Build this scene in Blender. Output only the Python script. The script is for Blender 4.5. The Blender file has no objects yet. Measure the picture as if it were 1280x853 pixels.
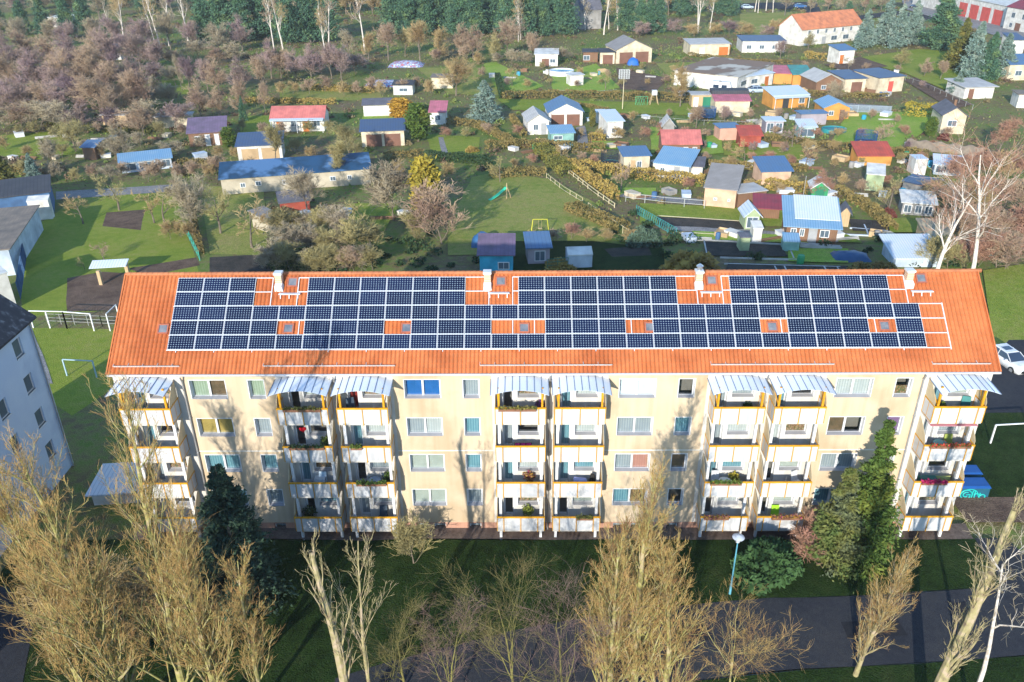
import bpy, math, random
import numpy as np
from mathutils import Vector
# ---------------------------------------------------------------- camera / world / sun
sc = bpy.context.scene
COL = sc.collection
F, CX, CY, CZ = 1050.02, 27.193, -44.452, 38.078
YAW, PIT, ROL = -0.0106516, 0.4863819, -0.0085312
FW = np.array([math.sin(YAW)*math.cos(PIT), math.cos(YAW)*math.cos(PIT), -math.sin(PIT)])
_r = np.array([math.cos(YAW), -math.sin(YAW), 0.0]); _u = np.cross(_r, FW)
RT = _r*math.cos(ROL)+_u*math.sin(ROL); UP = -_r*math.sin(ROL)+_u*math.cos(ROL)
cd = bpy.data.cameras.new('camera'); cam = bpy.data.objects.new('camera', cd); COL.objects.link(cam)
from mathutils import Matrix
m = Matrix(((RT[0], UP[0], -FW[0], CX), (RT[1], UP[1], -FW[1], CY), (RT[2], UP[2], -FW[2], CZ), (0, 0, 0, 1)))
cam.matrix_world = m
cd.sensor_fit = 'HORIZONTAL'; cd.sensor_width = 36; cd.lens = F/1280*36
cd.clip_start = 0.5; cd.clip_end = 5000
sc.camera = cam
SUN = Vector((.33, 1.0, -.345)).normalized()          # direction the light travels
w = bpy.data.worlds.new("World"); sc.world = w; w.use_nodes = True
nt = w.node_tree; bg = nt.nodes['Background']
sky = nt.nodes.new('ShaderNodeTexSky'); sky.sky_type = 'NISHITA'; sky.sun_disc = False
sky.sun_elevation = math.asin(-SUN.z); sky.sun_rotation = math.atan2(-SUN.x, -SUN.y) % (2*math.pi)
sky.air_density = 1.3; sky.dust_density = 0.1; sky.ozone_density = 4.0
nt.links.new(sky.outputs[0], bg.inputs[0]); bg.inputs[1].default_value = 0.15
sd = bpy.data.lights.new('sun', 'SUN'); sd.energy = 3.2; sd.angle = math.radians(.55); sd.color = (1, .93, .80)
so = bpy.data.objects.new('sun', sd); COL.objects.link(so)
so.rotation_euler = SUN.to_track_quat('-Z', 'Y').to_euler(); so.location = (0, -60, 80)
sc.view_settings.view_transform = 'Standard'; sc.view_settings.look = 'None'
sc.view_settings.exposure = 1.15; sc.view_settings.gamma = 1
sc.render.engine = 'CYCLES'
sc.cycles.max_bounces = 5; sc.cycles.transparent_max_bounces = 8; sc.cycles.volume_bounces = 0

HAZE = .00020
def G(x, y, z=0.0):
    "world point at height z seen at photo position x, y (1280 x 853)"
    d = FW+RT*(x-640)/F-UP*(y-426.5)/F
    t = (z-CZ)/d[2]
    return (CX+d[0]*t, CY+d[1]*t, z)
def PXM(y): return abs(F/np.dot(np.array(G(640, y))-np.array([CX, CY, CZ]), FW))

# ---------------------------------------------------------------- materials
MATS = {}
def mat(name, c, rough=.8, c2=None, scale=1.0, bump=0, metal=0, detail=4, spec=.3, c3=None, world=False, lo=.35, hi=.65, bscale=None):
    if name in MATS: return MATS[name]
    mt = bpy.data.materials.new(name); mt.use_nodes = True; MATS[name] = mt
    n = mt.node_tree.nodes; l = mt.node_tree.links; b = n['Principled BSDF']
    b.inputs['Roughness'].default_value = rough; b.inputs['Metallic'].default_value = metal
    b.inputs['Specular IOR Level'].default_value = spec
    c2 = c2 or tuple(v*.75 for v in c)
    if world:
        g = n.new('ShaderNodeNewGeometry'); src = g.outputs['Position']
    else:
        g = n.new('ShaderNodeTexCoord'); oi = n.new('ShaderNodeObjectInfo')
        ad = n.new('ShaderNodeVectorMath'); ad.operation = 'ADD'
        ml = n.new('ShaderNodeMath'); ml.operation = 'MULTIPLY'; ml.inputs[1].default_value = 57
        l.new(oi.outputs['Random'], ml.inputs[0]); l.new(g.outputs['Object'], ad.inputs[0]); l.new(ml.outputs[0], ad.inputs[1]); src = ad.outputs[0]
    t = n.new('ShaderNodeTexNoise'); t.inputs['Scale'].default_value = scale; t.inputs['Detail'].default_value = detail
    l.new(src, t.inputs['Vector'])
    r = n.new('ShaderNodeValToRGB'); r.color_ramp.elements[0].position = lo; r.color_ramp.elements[1].position = hi
    r.color_ramp.elements[0].color = (*c, 1); r.color_ramp.elements[1].color = (*c2, 1)
    if c3:
        e = r.color_ramp.elements.new((lo+hi)/2); e.color = (*c3, 1)
    l.new(t.outputs['Fac'], r.inputs[0]); l.new(r.outputs[0], b.inputs['Base Color'])
    if bump:
        bt = n.new('ShaderNodeTexNoise'); bt.inputs['Scale'].default_value = bscale or scale*8; l.new(src, bt.inputs['Vector'])
        bp = n.new('ShaderNodeBump'); bp.inputs['Strength'].default_value = bump; bp.inputs['Distance'].default_value = .05
        l.new(bt.outputs['Fac'], bp.inputs['Height']); l.new(bp.outputs[0], b.inputs['Normal'])
    return mt
def stripes(name, c, c2, per, axis=0, rough=.6, w=.2, c3=None, scale=.6):
    "stripes of colour c2 every per metres along an object axis (corrugation seams, boards), with slow dirt c3"
    if name in MATS: return MATS[name]
    mt = bpy.data.materials.new(name); mt.use_nodes = True; MATS[name] = mt
    n = mt.node_tree.nodes; l = mt.node_tree.links; b = n['Principled BSDF']; b.inputs['Roughness'].default_value = rough
    g = n.new('ShaderNodeTexCoord'); s = n.new('ShaderNodeSeparateXYZ'); l.new(g.outputs['Object'], s.inputs[0])
    def M(op, a, bb):
        q = n.new('ShaderNodeMath'); q.operation = op
        for i, v in enumerate((a, bb)):
            if isinstance(v, (int, float)): q.inputs[i].default_value = v
            else: l.new(v, q.inputs[i])
        return q.outputs[0]
    fr = M('FRACT', M('MULTIPLY', s.outputs[axis], 1/per), 0)
    lt = M('LESS_THAN', fr, w)
    t = n.new('ShaderNodeTexNoise'); t.inputs['Scale'].default_value = scale; t.inputs['Detail'].default_value = 6
    l.new(g.outputs['Object'], t.inputs['Vector'])
    r = n.new('ShaderNodeValToRGB'); r.color_ramp.elements[0].position = .35; r.color_ramp.elements[1].position = .7
    r.color_ramp.elements[0].color = (*c, 1); r.color_ramp.elements[1].color = (*(c3 or tuple(v*.7 for v in c)), 1)
    l.new(t.outputs['Fac'], r.inputs[0])
    mx = n.new('ShaderNodeMix'); mx.data_type = 'RGBA'
    l.new(lt, mx.inputs[0]); l.new(r.outputs[0], mx.inputs[6]); mx.inputs[7].default_value = (*c2, 1)
    l.new(mx.outputs[2], b.inputs['Base Color'])
    return mt
def glassy(name, tint=(.8, .9, 1), mixv=.25, rough=.03):
    if name in MATS: return MATS[name]
    mt = bpy.data.materials.new(name); mt.use_nodes = True; MATS[name] = mt
    n = mt.node_tree.nodes; l = mt.node_tree.links; n.remove(n['Principled BSDF'])
    a = n.new('ShaderNodeBsdfTransparent'); a.inputs[0].default_value = (*tint, 1)
    g = n.new('ShaderNodeBsdfGlossy'); g.inputs['Roughness'].default_value = rough; g.inputs[0].default_value = (.9, .95, 1, 1)
    x = n.new('ShaderNodeMixShader'); x.inputs[0].default_value = mixv
    l.new(a.outputs[0], x.inputs[1]); l.new(g.outputs[0], x.inputs[2]); l.new(x.outputs[0], n['Material Output'].inputs[0])
    return mt
def streaks(mt, amt=.8, sx=2.5, sz=.12):
    "rain streaks: vertically stretched noise multiplied into the colour"
    n = mt.node_tree.nodes; l = mt.node_tree.links; b = n['Principled BSDF']; src = b.inputs['Base Color'].links[0].from_socket
    g = n.new('ShaderNodeNewGeometry'); mp = n.new('ShaderNodeMapping'); mp.inputs['Scale'].default_value = (sx, sx, sz); l.new(g.outputs['Position'], mp.inputs['Vector'])
    t = n.new('ShaderNodeTexNoise'); t.inputs['Scale'].default_value = 1; t.inputs['Detail'].default_value = 7; l.new(mp.outputs[0], t.inputs['Vector'])
    r = n.new('ShaderNodeValToRGB'); r.color_ramp.elements[0].position = .36; r.color_ramp.elements[1].position = .58; r.color_ramp.elements[0].color = (amt, amt*.98, amt*.95, 1); r.color_ramp.elements[1].color = (1, 1, 1, 1)
    l.new(t.outputs['Fac'], r.inputs[0]); mx = n.new('ShaderNodeMix'); mx.data_type = 'RGBA'; mx.blend_type = 'MULTIPLY'; mx.inputs[0].default_value = 1
    l.new(src, mx.inputs[6]); l.new(r.outputs[0], mx.inputs[7]); l.new(mx.outputs[2], b.inputs['Base Color']); return mt
def simple(name, c, rough=.6, metal=0, **k): return mat(name, c, rough, tuple(v*.85 for v in c), 1.5, metal=metal, **k)

# ---------------------------------------------------------------- mesh building
def link(name, me, parent=None, mt=None, loc=None):
    if mt is not None:
        for q in (mt if isinstance(mt, (list, tuple)) else [mt]): me.materials.append(q)
    o = bpy.data.objects.new(name, me); COL.objects.link(o)
    if parent: o.parent = parent
    if loc is not None: o.location = loc
    return o
def npmesh(name, V, Q, smooth=False):
    V = np.asarray(V, dtype=np.float32); Q = np.asarray(Q, dtype=np.int32); k = Q.shape[1]
    me = bpy.data.meshes.new(name); me.vertices.add(len(V)); me.vertices.foreach_set('co', V.ravel())
    me.loops.add(Q.size); me.loops.foreach_set('vertex_index', Q.ravel())
    me.polygons.add(len(Q)); me.polygons.foreach_set('loop_start', np.arange(0, Q.size, k, dtype=np.int32))
    try: me.polygons.foreach_set('loop_total', np.full(len(Q), k, dtype=np.int32))
    except Exception: pass
    me.polygons.foreach_set('use_smooth', np.full(len(Q), smooth))
    me.update(calc_edges=True); me.validate()
    return me
class MB:
    def __init__(s): s.v = []; s.f = []
    def add(s, vs, fs):
        o = len(s.v); s.v += [tuple(map(float, p)) for p in vs]; s.f += [tuple(i+o for i in f) for f in fs]; return s
    def box(s, x0, y0, z0, x1, y1, z1):
        return s.add([(x0,y0,z0),(x1,y0,z0),(x1,y1,z0),(x0,y1,z0),(x0,y0,z1),(x1,y0,z1),(x1,y1,z1),(x0,y1,z1)],
                     [(0,3,2,1),(4,5,6,7),(0,1,5,4),(1,2,6,5),(2,3,7,6),(3,0,4,7)])
    def hexa(s, b, t):
        "four bottom points, four top points"
        return s.add(list(b)+list(t), [(0,3,2,1),(4,5,6,7),(0,1,5,4),(1,2,6,5),(2,3,7,6),(3,0,4,7)])
    def bar(s, a, b, w=.05, h=None):
        a = Vector(a); b = Vector(b); d = (b-a)
        if d.length < 1e-6: return s
        d.normalize(); h = h or w
        u = d.cross(Vector((0, 0, 1)));
        if u.length < .01: u = Vector((1, 0, 0))
        u.normalize(); v = u.cross(d); u = u*w/2; v = v*h/2
        return s.hexa([a-u-v, a+u-v, a+u+v, a-u+v], [b-u-v, b+u-v, b+u+v, b-u+v])
    def tube(s, pts, r, n=8, cap=True):
        pts = [Vector(p) for p in pts]; rs = r if isinstance(r, (list, tuple)) else [r]*len(pts)
        vs = []; fs = []; pu = None
        for i, p in enumerate(pts):
            d = (pts[min(i+1, len(pts)-1)]-pts[max(i-1, 0)]).normalized()
            u = d.cross(Vector((0, 0, 1))) if pu is None else pu-d*pu.dot(d)
            if u.length < .01: u = Vector((1, 0, 0))
            u.normalize(); pu = u; v = d.cross(u)
            for k in range(n):
                a = 2*math.pi*k/n; vs.append(p+(u*math.cos(a)+v*math.sin(a))*rs[i])
        for i in range(len(pts)-1):
            for k in range(n): fs.append((i*n+k, i*n+(k+1) % n, (i+1)*n+(k+1) % n, (i+1)*n+k))
        if cap: fs.append(tuple(range(n))[::-1]); fs.append(tuple((len(pts)-1)*n+k for k in range(n)))
        return s.add(vs, fs)
    def lathe(s, prof, c=(0, 0, 0), n=16):
        vs = []; fs = []
        for r, z in prof:
            for k in range(n):
                a = 2*math.pi*k/n; vs.append((c[0]+r*math.cos(a), c[1]+r*math.sin(a), c[2]+z))
        for i in range(len(prof)-1):
            for k in range(n): fs.append((i*n+k, i*n+(k+1) % n, (i+1)*n+(k+1) % n, (i+1)*n+k))
        fs.append(tuple(range(n))[::-1]); fs.append(tuple((len(prof)-1)*n+k for k in range(n)))
        return s.add(vs, fs)
    def build(s, name, mt, parent=None, smooth=False, loc=None, bevel=0):
        me = bpy.data.meshes.new(name); me.from_pydata(s.v, [], s.f)
        if smooth: me.polygons.foreach_set('use_smooth', [True]*len(me.polygons))
        me.update()
        o = link(name, me, parent, mt, loc)
        if bevel:
            b = o.modifiers.new('bevel', 'BEVEL'); b.width = bevel; b.segments = 2; b.limit_method = 'ANGLE'
        return o
def tag(o, label, cat, group=None):
    o['label'] = label; o['category'] = cat
    if group: o['group'] = group
    return o
def thing(name, label, cat, loc=(0, 0, 0), rz=0, group=None):
    o = bpy.data.objects.new(name, None); COL.objects.link(o); o.empty_display_size = .3
    o.location = loc; o.rotation_euler = (0, 0, rz); return tag(o, label, cat, group)
def dup(o, loc, rz=0, label=None, group=None, scale=None):
    def cp(a, par):
        c = a.copy(); COL.objects.link(c); c.parent = par
        for ch in kids.get(a, []): cp(ch, c)
        return c
    kids = {}
    for a in COL.objects:
        if a.parent: kids.setdefault(a.parent, []).append(a)
    r = cp(o, None); r.location = loc; r.rotation_euler = (0, 0, rz)
    if label: r['label'] = label
    if group: r['group'] = group
    if scale: r.scale = scale if isinstance(scale, (tuple, list)) else (scale,)*3
    return r
def struct(o): o['kind'] = 'structure'; return o

# ---------------------------------------------------------------- ground
ORD = ['first', 'second', 'third', 'fourth', 'fifth', 'sixth', 'seventh', 'eighth', 'ninth', 'tenth', 'eleventh', 'twelfth', 'thirteenth',
       'fourteenth', 'fifteenth', 'sixteenth', 'seventeenth', 'eighteenth', 'nineteenth', 'twentieth', 'twenty-first', 'twenty-second', 'twenty-third',
       'twenty-fourth', 'twenty-fifth', 'twenty-sixth', 'twenty-seventh', 'twenty-eighth', 'twenty-ninth', 'thirtieth']+['thirty-'+q for q in ('first', 'second', 'third', 'fourth', 'fifth', 'sixth', 'seventh', 'eighth', 'ninth')]
def groundmat(name, cols, sc1, sc2=1.2, bump=.6):
    mt = bpy.data.materials.new(name); mt.use_nodes = True; MATS[name] = mt
    n = mt.node_tree.nodes; l = mt.node_tree.links; b = n['Principled BSDF']; b.inputs['Roughness'].default_value = .95
    b.inputs['Specular IOR Level'].default_value = .1
    g = n.new('ShaderNodeNewGeometry')
    def noise(s, d=6):
        t = n.new('ShaderNodeTexNoise'); t.inputs['Scale'].default_value = s; t.inputs['Detail'].default_value = d
        l.new(g.outputs['Position'], t.inputs['Vector']); return t
    a = noise(sc1); c = noise(sc2); r = n.new('ShaderNodeValToRGB'); els = r.color_ramp.elements
    k = len(cols)
    for i, cc in enumerate(cols):
        p = .34+.32*i/(k-1)
        e = els[0] if i == 0 else (els[1] if i == 1 else els.new(p)); e.position = p; e.color = (*cc, 1)
    mm = n.new('ShaderNodeMath'); mm.operation = 'MULTIPLY_ADD'; mm.inputs[1].default_value = .45
    l.new(c.outputs['Fac'], mm.inputs[0])
    m2 = n.new('ShaderNodeMath'); m2.operation = 'MULTIPLY'; m2.inputs[1].default_value = .55; l.new(a.outputs['Fac'], m2.inputs[0])
    l.new(m2.outputs[0], mm.inputs[2]); l.new(mm.outputs[0], r.inputs[0])
    fine = noise(sc2*9, 3); mx = n.new('ShaderNodeMix'); mx.data_type = 'RGBA'; mx.blend_type = 'MULTIPLY'; mx.inputs[0].default_value = 1
    rr = n.new('ShaderNodeValToRGB'); rr.color_ramp.elements[0].position = .3; rr.color_ramp.elements[1].position = .65
    rr.color_ramp.elements[0].color = (.55, .55, .55, 1); rr.color_ramp.elements[1].color = (1.25, 1.25, 1.25, 1)
    l.new(fine.outputs['Fac'], rr.inputs[0]); l.new(r.outputs[0], mx.inputs[6]); l.new(rr.outputs[0], mx.inputs[7])
    l.new(mx.outputs[2], b.inputs['Base Color'])
    bp = n.new('ShaderNodeBump'); bp.inputs['Strength'].default_value = bump; bp.inputs['Distance'].default_value = .15
    l.new(fine.outputs['Fac'], bp.inputs['Height']); l.new(bp.outputs[0], b.inputs['Normal'])
    return mt
M_GROUND = groundmat('garden_ground', [(.10, .17, .03), (.14, .20, .045), (.19, .19, .07), (.16, .12, .07), (.24, .18, .11)], .07)
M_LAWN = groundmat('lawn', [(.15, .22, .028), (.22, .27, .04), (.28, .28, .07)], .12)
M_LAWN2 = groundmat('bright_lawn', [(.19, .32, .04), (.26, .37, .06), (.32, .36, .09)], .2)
M_SHADELAWN = groundmat('front_lawn', [(.012, .026, .006), (.020, .042, .009), (.032, .050, .014)], .3)  # lawn green with the deep shade put into its colour
M_ROUGH = groundmat('rough_grass', [(.17, .23, .04), (.26, .27, .07), (.32, .27, .10)], .15)
M_SOIL = groundmat('soil', [(0.091, 0.058, 0.046), (0.143, 0.098, 0.072), (0.195, 0.130, 0.098)], .4)
M_DSOIL = groundmat('dark_soil', [(0.036, 0.036, 0.034), (0.060, 0.054, 0.048), (0.084, 0.072, 0.060)], .5)
M_PATH = groundmat('grey_path', [(0.192, 0.192, 0.204), (0.264, 0.252, 0.252), (0.312, 0.300, 0.288)], .4)
M_ASPH = groundmat('asphalt', [(.030, .033, .043), (.040, .043, .052), (.052, .053, .058)], .25, 3, .2)
M_STRIP = groundmat('paved_strip', [(.11, .08, .065), (.17, .13, .11), (.22, .17, .14)], 1.5, 5)
def rg(nx, ny, s):   # ground sheet, grid so the haze and noise behave
    V = [(-s+2*s*i/nx, -s+2*s*j/ny, 0) for j in range(ny+1) for i in range(nx+1)]
    Q = [(j*(nx+1)+i, j*(nx+1)+i+1, (j+1)*(nx+1)+i+1, (j+1)*(nx+1)+i) for j in range(ny) for i in range(nx)]
    return npmesh('ground', V, Q)
struct(link('ground', rg(20, 20, 1500), None, M_GROUND))
LAY = [0]; LAWNS = []
def patch(name, pts, mt, px=True, z=None):
    LAY[0] += 1; zz = z or .004*LAY[0]
    if px: pts = [G(x, y) for x, y in pts]
    if name in ('lawn', 'path', 'road', 'soil', 'rough_grass', 'yard'): LAWNS.append([(p[0], p[1]) for p in pts])
    P = []                                               # wavy outline
    n = len(pts)
    for i in range(n):
        a = pts[i]; b = pts[(i+1) % n]; L = math.hypot(b[0]-a[0], b[1]-a[1]); k = max(1, int(L/3))
        for j in range(k):
            t = j/k; jit = 0 if j == 0 else .12
            P.append((a[0]+(b[0]-a[0])*t+random.uniform(-jit, jit), a[1]+(b[1]-a[1])*t+random.uniform(-jit, jit), zz))
    o = MB().add(P, [tuple(range(len(P)))]).build(name, mt); return struct(o)
random.seed(4)
for nm, pts, mt in [
    ('lawn', [(22,300),(95,248),(215,232),(250,345),(140,352),(140,388),(28,396)], M_LAWN),
    ('lawn', [(26,410),(145,412),(150,480),(90,520),(60,500)], M_LAWN),
    ('soil', [(128,283),(133,266),(182,262),(176,288)], M_SOIL),
    ('soil', [(84,348),(128,340),(160,342),(150,388),(84,390)], M_SOIL),
    ('soil', [(160,336),(245,322),(250,332),(186,345)], M_SOIL),
    ('soil', [(262,322),(330,318),(340,340),(262,345)], M_DSOIL),
    ('path', [(70,240),(235,230),(235,238),(70,250)], M_PATH),
    ('path', [(34,412),(40,412),(66,480),(52,480)], M_PATH),
    ('lawn', [(250,232),(330,238),(335,320),(262,318)], M_ROUGH),
    ('lawn', [(0,170),(60,165),(110,190),(50,200),(0,195)], M_LAWN),
    ('lawn', [(300,145),(342,145),(342,168),(300,168)], M_LAWN),
    ('lawn', [(205,85),(240,85),(235,118),(200,118)], M_LAWN),
    ('rough_grass', [(350,108),(470,108),(480,125),(350,128)], M_ROUGH),
    ('rough_grass', [(455,142),(500,145),(490,152),(452,150)], M_LAWN2),
    ('rough_grass', [(520,85),(620,85),(640,120),(560,118)], M_ROUGH),
    ('lawn', [(532,168),(600,172),(600,195),(540,192)], M_LAWN),
    ('path', [(548,172),(554,172),(562,196),(554,196)], M_PATH),
    ('lawn', [(560,280),(590,222),(625,215),(690,225),(745,255),(765,300),(700,318),(560,320)], M_ROUGH),
    ('lawn', [(440,255),(500,255),(480,290),(430,285)], M_LAWN),
    ('lawn', [(640,302),(740,302),(830,312),(830,340),(640,342)], M_SHADELAWN),
    ('soil', [(755,312),(810,308),(815,320),(765,322)], M_DSOIL),
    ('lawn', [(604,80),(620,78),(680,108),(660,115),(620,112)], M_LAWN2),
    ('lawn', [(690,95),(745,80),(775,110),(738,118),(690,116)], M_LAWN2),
    ('soil', [(770,85),(835,98),(820,115),(775,112)], M_SOIL),
    ('lawn', [(820,80),(870,78),(905,95),(850,112)], M_ROUGH),
    ('lawn', [(620,124),(860,130),(870,145),(640,138)], M_LAWN),
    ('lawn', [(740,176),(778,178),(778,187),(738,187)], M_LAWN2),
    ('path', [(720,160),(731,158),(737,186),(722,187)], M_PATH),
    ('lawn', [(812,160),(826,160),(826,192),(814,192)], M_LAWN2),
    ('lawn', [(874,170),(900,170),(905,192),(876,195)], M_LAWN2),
    ('lawn', [(748,236),(820,236),(820,245),(780,248)], M_LAWN2),
    ('path', [(780,243),(878,250),(878,257),(770,247)], M_PATH),
    ('lawn', [(800,255),(960,262),(1010,262),(1000,285),(800,280)], M_LAWN),
    ('soil', [(820,272),(930,277),(930,290),(825,284)], M_DSOIL),
    ('path', [(842,284),(1000,292),(1000,296),(842,290)], M_PATH),
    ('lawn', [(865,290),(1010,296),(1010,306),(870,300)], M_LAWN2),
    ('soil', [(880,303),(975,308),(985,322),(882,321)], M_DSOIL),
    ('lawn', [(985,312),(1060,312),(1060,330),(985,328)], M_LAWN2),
    ('soil', [(910,330),(1060,334),(1062,345),(905,345)], M_DSOIL),
    ('lawn', [(1045,288),(1070,300),(1078,305),(1048,304)], M_LAWN),
    ('soil', [(1060,275),(1110,278),(1112,292),(1066,290)], M_DSOIL),
    ('lawn', [(1110,275),(1150,272),(1158,292),(1112,292)], M_LAWN),
    ('lawn', [(1005,245),(1050,250),(1050,262),(1005,258)], M_LAWN),
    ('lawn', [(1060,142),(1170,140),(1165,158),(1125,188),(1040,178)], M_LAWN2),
    ('path', [(1020,128),(1060,130),(1114,134),(1114,141),(1060,137)], M_PATH),
    ('lawn', [(905,180),(1000,182),(1010,205),(905,195)], M_LAWN),
    ('lawn', [(1060,75),(1150,62),(1250,72),(1260,90),(1210,125),(1130,92)], M_LAWN),
    ('soil', [(1128,100),(1145,98),(1215,132),(1190,138)], M_SOIL),
    ('lawn', [(925,18),(990,16),(1000,40),(960,48),(925,44)], M_ROUGH),
    ('road', [(870,6),(1020,3),(1032,26),(1120,14),(1180,24),(1178,30),(1120,20),(1020,32),(1004,12),(870,12)], M_ASPH),
    ('yard', [(1125,-10),(1400,-10),(1400,30),(1260,50),(1130,12)], M_PATH),
    ('soil', [(1030,82),(1075,72),(1110,84),(1060,92)], M_SOIL),
    ('lawn', [(1228,340),(1290,330),(1400,420),(1400,450),(1240,442)], M_LAWN),
    ('lawn', [(1205,540),(1222,516),(1420,520),(1450,640),(1230,640),(1200,620)], M_SHADELAWN),
]: patch(nm, pts, mt)
# car park beside the block, road in front, paved strip, paths
patch('parking_area', [(57.6, 14.2), (110, 14.0), (110, 27), (74, 27), (69, 22), (57.6, 23)], M_ASPH, px=False)
patch('front_lawn', [(-1, -17), (16.9, -15.6), (17, -12.4), (20, -11.2), (26.7, -9.0), (32.4, -7.7), (39.3, -6.75), (57.5, -5.5), (57.3, -1.15), (-6, -1.15), (-6, -5)], M_SHADELAWN, px=False)
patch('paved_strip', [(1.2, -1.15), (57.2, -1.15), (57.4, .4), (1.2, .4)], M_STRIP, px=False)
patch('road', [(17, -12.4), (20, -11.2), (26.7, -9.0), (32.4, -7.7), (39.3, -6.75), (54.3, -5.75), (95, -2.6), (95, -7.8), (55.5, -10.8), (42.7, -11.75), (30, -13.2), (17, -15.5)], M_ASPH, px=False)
patch('grass_verge', [(-6, -17.1), (17, -15.6), (30, -13.3), (42.7, -11.85), (55.5, -10.9), (95, -7.9), (95, -30), (-6, -30)], M_SHADELAWN, px=False)
patch('path', [(57.3, -1.1), (59.4, -1.1), (60.2, -5.2), (57.0, -5.5)], M_ASPH, px=False)
patch('soil', [(57.6, .5), (62, .5), (64, 3), (62.5, 3.2), (57.6, 3.2)], M_SOIL, px=False)
patch('path', [(-6, -5.2), (-5, -5.4), (-1.8, -8.1), (0, -13), (0, -20), (-6, -20)], M_ASPH, px=False)
for x0, y0, x1, y1 in ((46, -9.6, 49.5, -8.4), (36, -9.9, 38.2, -8.8), (53.2, -8.2, 54.1, -7.0)): patch('road_repair', [(x0, y0), (x1, y0+.2), (x1-.1, y1+.2), (x0, y1)], groundmat('fresh_asphalt', [(.018, .02, .026), (.026, .028, .034), (.03, .03, .036)], .6, 4, .2), px=False)
kb = MB()
K = [(17, -12.4), (20, -11.15), (26.7, -8.92), (32.4, -7.6), (39.3, -6.65), (54.3, -5.65), (95, -2.5)]
for a, b in zip(K, K[1:]): kb.bar((a[0], a[1], .04), (b[0], b[1], .04), .12, .16)
K = [(17, -15.5), (30, -13.2), (42.7, -11.8), (55.5, -10.85), (95, -7.85)]
for a, b in zip(K, K[1:]): kb.bar((a[0], a[1], .04), (b[0], b[1], .04), .12, .16)
kb.bar((1.2, -1.2, .03), (57.2, -1.2, .03), .08, .14)
struct(kb.build('kerb', mat('kerbstone', (.28, .27, .25), .9)))
# ---------------------------------------------------------------- the apartment block
random.seed(11)
M_CREAM = mat('cream_render', (.55, .44, .305), .9, (.47, .365, .245), .3, .15, c3=(.57, .46, .33), detail=9)
M_WHITEW = mat('white_render', (.60, .58, .55), .9, (.52, .51, .49), .6)
M_WHITE = simple('white_plastic', (.68, .69, .71), .45)
M_PANEL = mat('parapet_panel', (.58, .585, .60), .35, (.48, .50, .54), .8, spec=.5)
M_ORANGE = mat('yellow_steel', (.66, .33, .02), .4, (.52, .24, .015), 2)
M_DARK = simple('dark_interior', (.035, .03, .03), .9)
M_SILL = simple('grey_sill', (.33, .33, .36), .6)
M_GLASS = glassy('window_glass', (.88, .92, .95), .16)
M_ZINC = mat('zinc', (.45, .46, .48), .45, (.33, .34, .36), 1.5, metal=.5)
M_PLINTH = stripes('plinth_tiles', (.48, .25, .17), (.35, .20, .14), .30, 0, .8, .06, (.40, .23, .17))
M_BEIGE = mat('beige_screen', (.62, .50, .32), .5, (.52, .43, .28), 1.2)
streaks(M_CREAM, .91); streaks(M_WHITEW, .9); streaks(M_PANEL, .87, 4, .3)
R40 = math.radians(40.17); CR, SR = math.cos(R40), math.sin(R40)
YE, ZE = -.2366, 12.455
def rp(x, v, h=0): return (x, YE+v*CR-h*SR, ZE+v*SR+h*CR)
BX, BY = 29.06, 5.0
blk = thing('apartment_block', 'long cream four storey apartment block with orange tiled roof and white balconies', 'building', (BX, BY, 0))
OFF = (-BX, -BY, 0)
def part(mb, name, mt, par=blk, loc=None, **k):
    o = mb.build(name, mt, par, **k)
    if par is blk: o.location = loc or OFF
    elif loc: o.location = loc
    return o
def wall(xs, xe, z0, z1, holes, y=0, depth=.26):
    "front sheet with real openings and their reveals"
    mb = MB(); X = sorted({xs, xe, *[h[0] for h in holes], *[h[1] for h in holes]}); Z = sorted({z0, z1, *[h[2] for h in holes], *[h[3] for h in holes]})
    X = [v for v in X if xs <= v <= xe]; Z = [v for v in Z if z0 <= v <= z1]
    for a, b in zip(X, X[1:]):
        for c, d in zip(Z, Z[1:]):
            mx, mz = (a+b)/2, (c+d)/2
            if any(h[0] < mx < h[1] and h[2] < mz < h[3] for h in holes): continue
            mb.add([(a, y, c), (b, y, c), (b, y, d), (a, y, d)], [(0, 1, 2, 3)])
    for a, b, c, d in holes:
        e = y+depth
        mb.add([(a, y, c), (a, e, c), (a, e, d), (a, y, d)], [(0, 3, 2, 1)]); mb.add([(b, y, c), (b, e, c), (b, e, d), (b, y, d)], [(0, 1, 2, 3)])
        mb.add([(a, y, d), (b, y, d), (b, e, d), (a, e, d)], [(0, 3, 2, 1)]); mb.add([(a, y, c), (b, y, c), (b, e, c), (a, e, c)], [(0, 1, 2, 3)])
    return mb
XA, P, WA, DB, WB, ZT, ZB, SH = 6.7805, 13.274, 2.2, 3.636, .968, 3.506, 2.187, 2.8
STX = [2.80, 12.40, 16.05, 25.67, 29.30, 38.93, 42.60, 52.20]; SW = 3.08
ZONES = [(2.13, 6.30, 1), (6.30, 12.15, 0), (12.15, 19.35, 1), (19.35, 25.45, 0), (25.45, 32.6, 1), (32.6, 38.7, 0), (38.7, 45.9, 1), (45.9, 51.9, 0), (51.9, 55.99, 1)]
winA = [(XA+P*s, XA+P*s+WA) for s in range(4)]; winB = [(XA+P*s+DB, XA+P*s+DB+WB) for s in range(4)]
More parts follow.
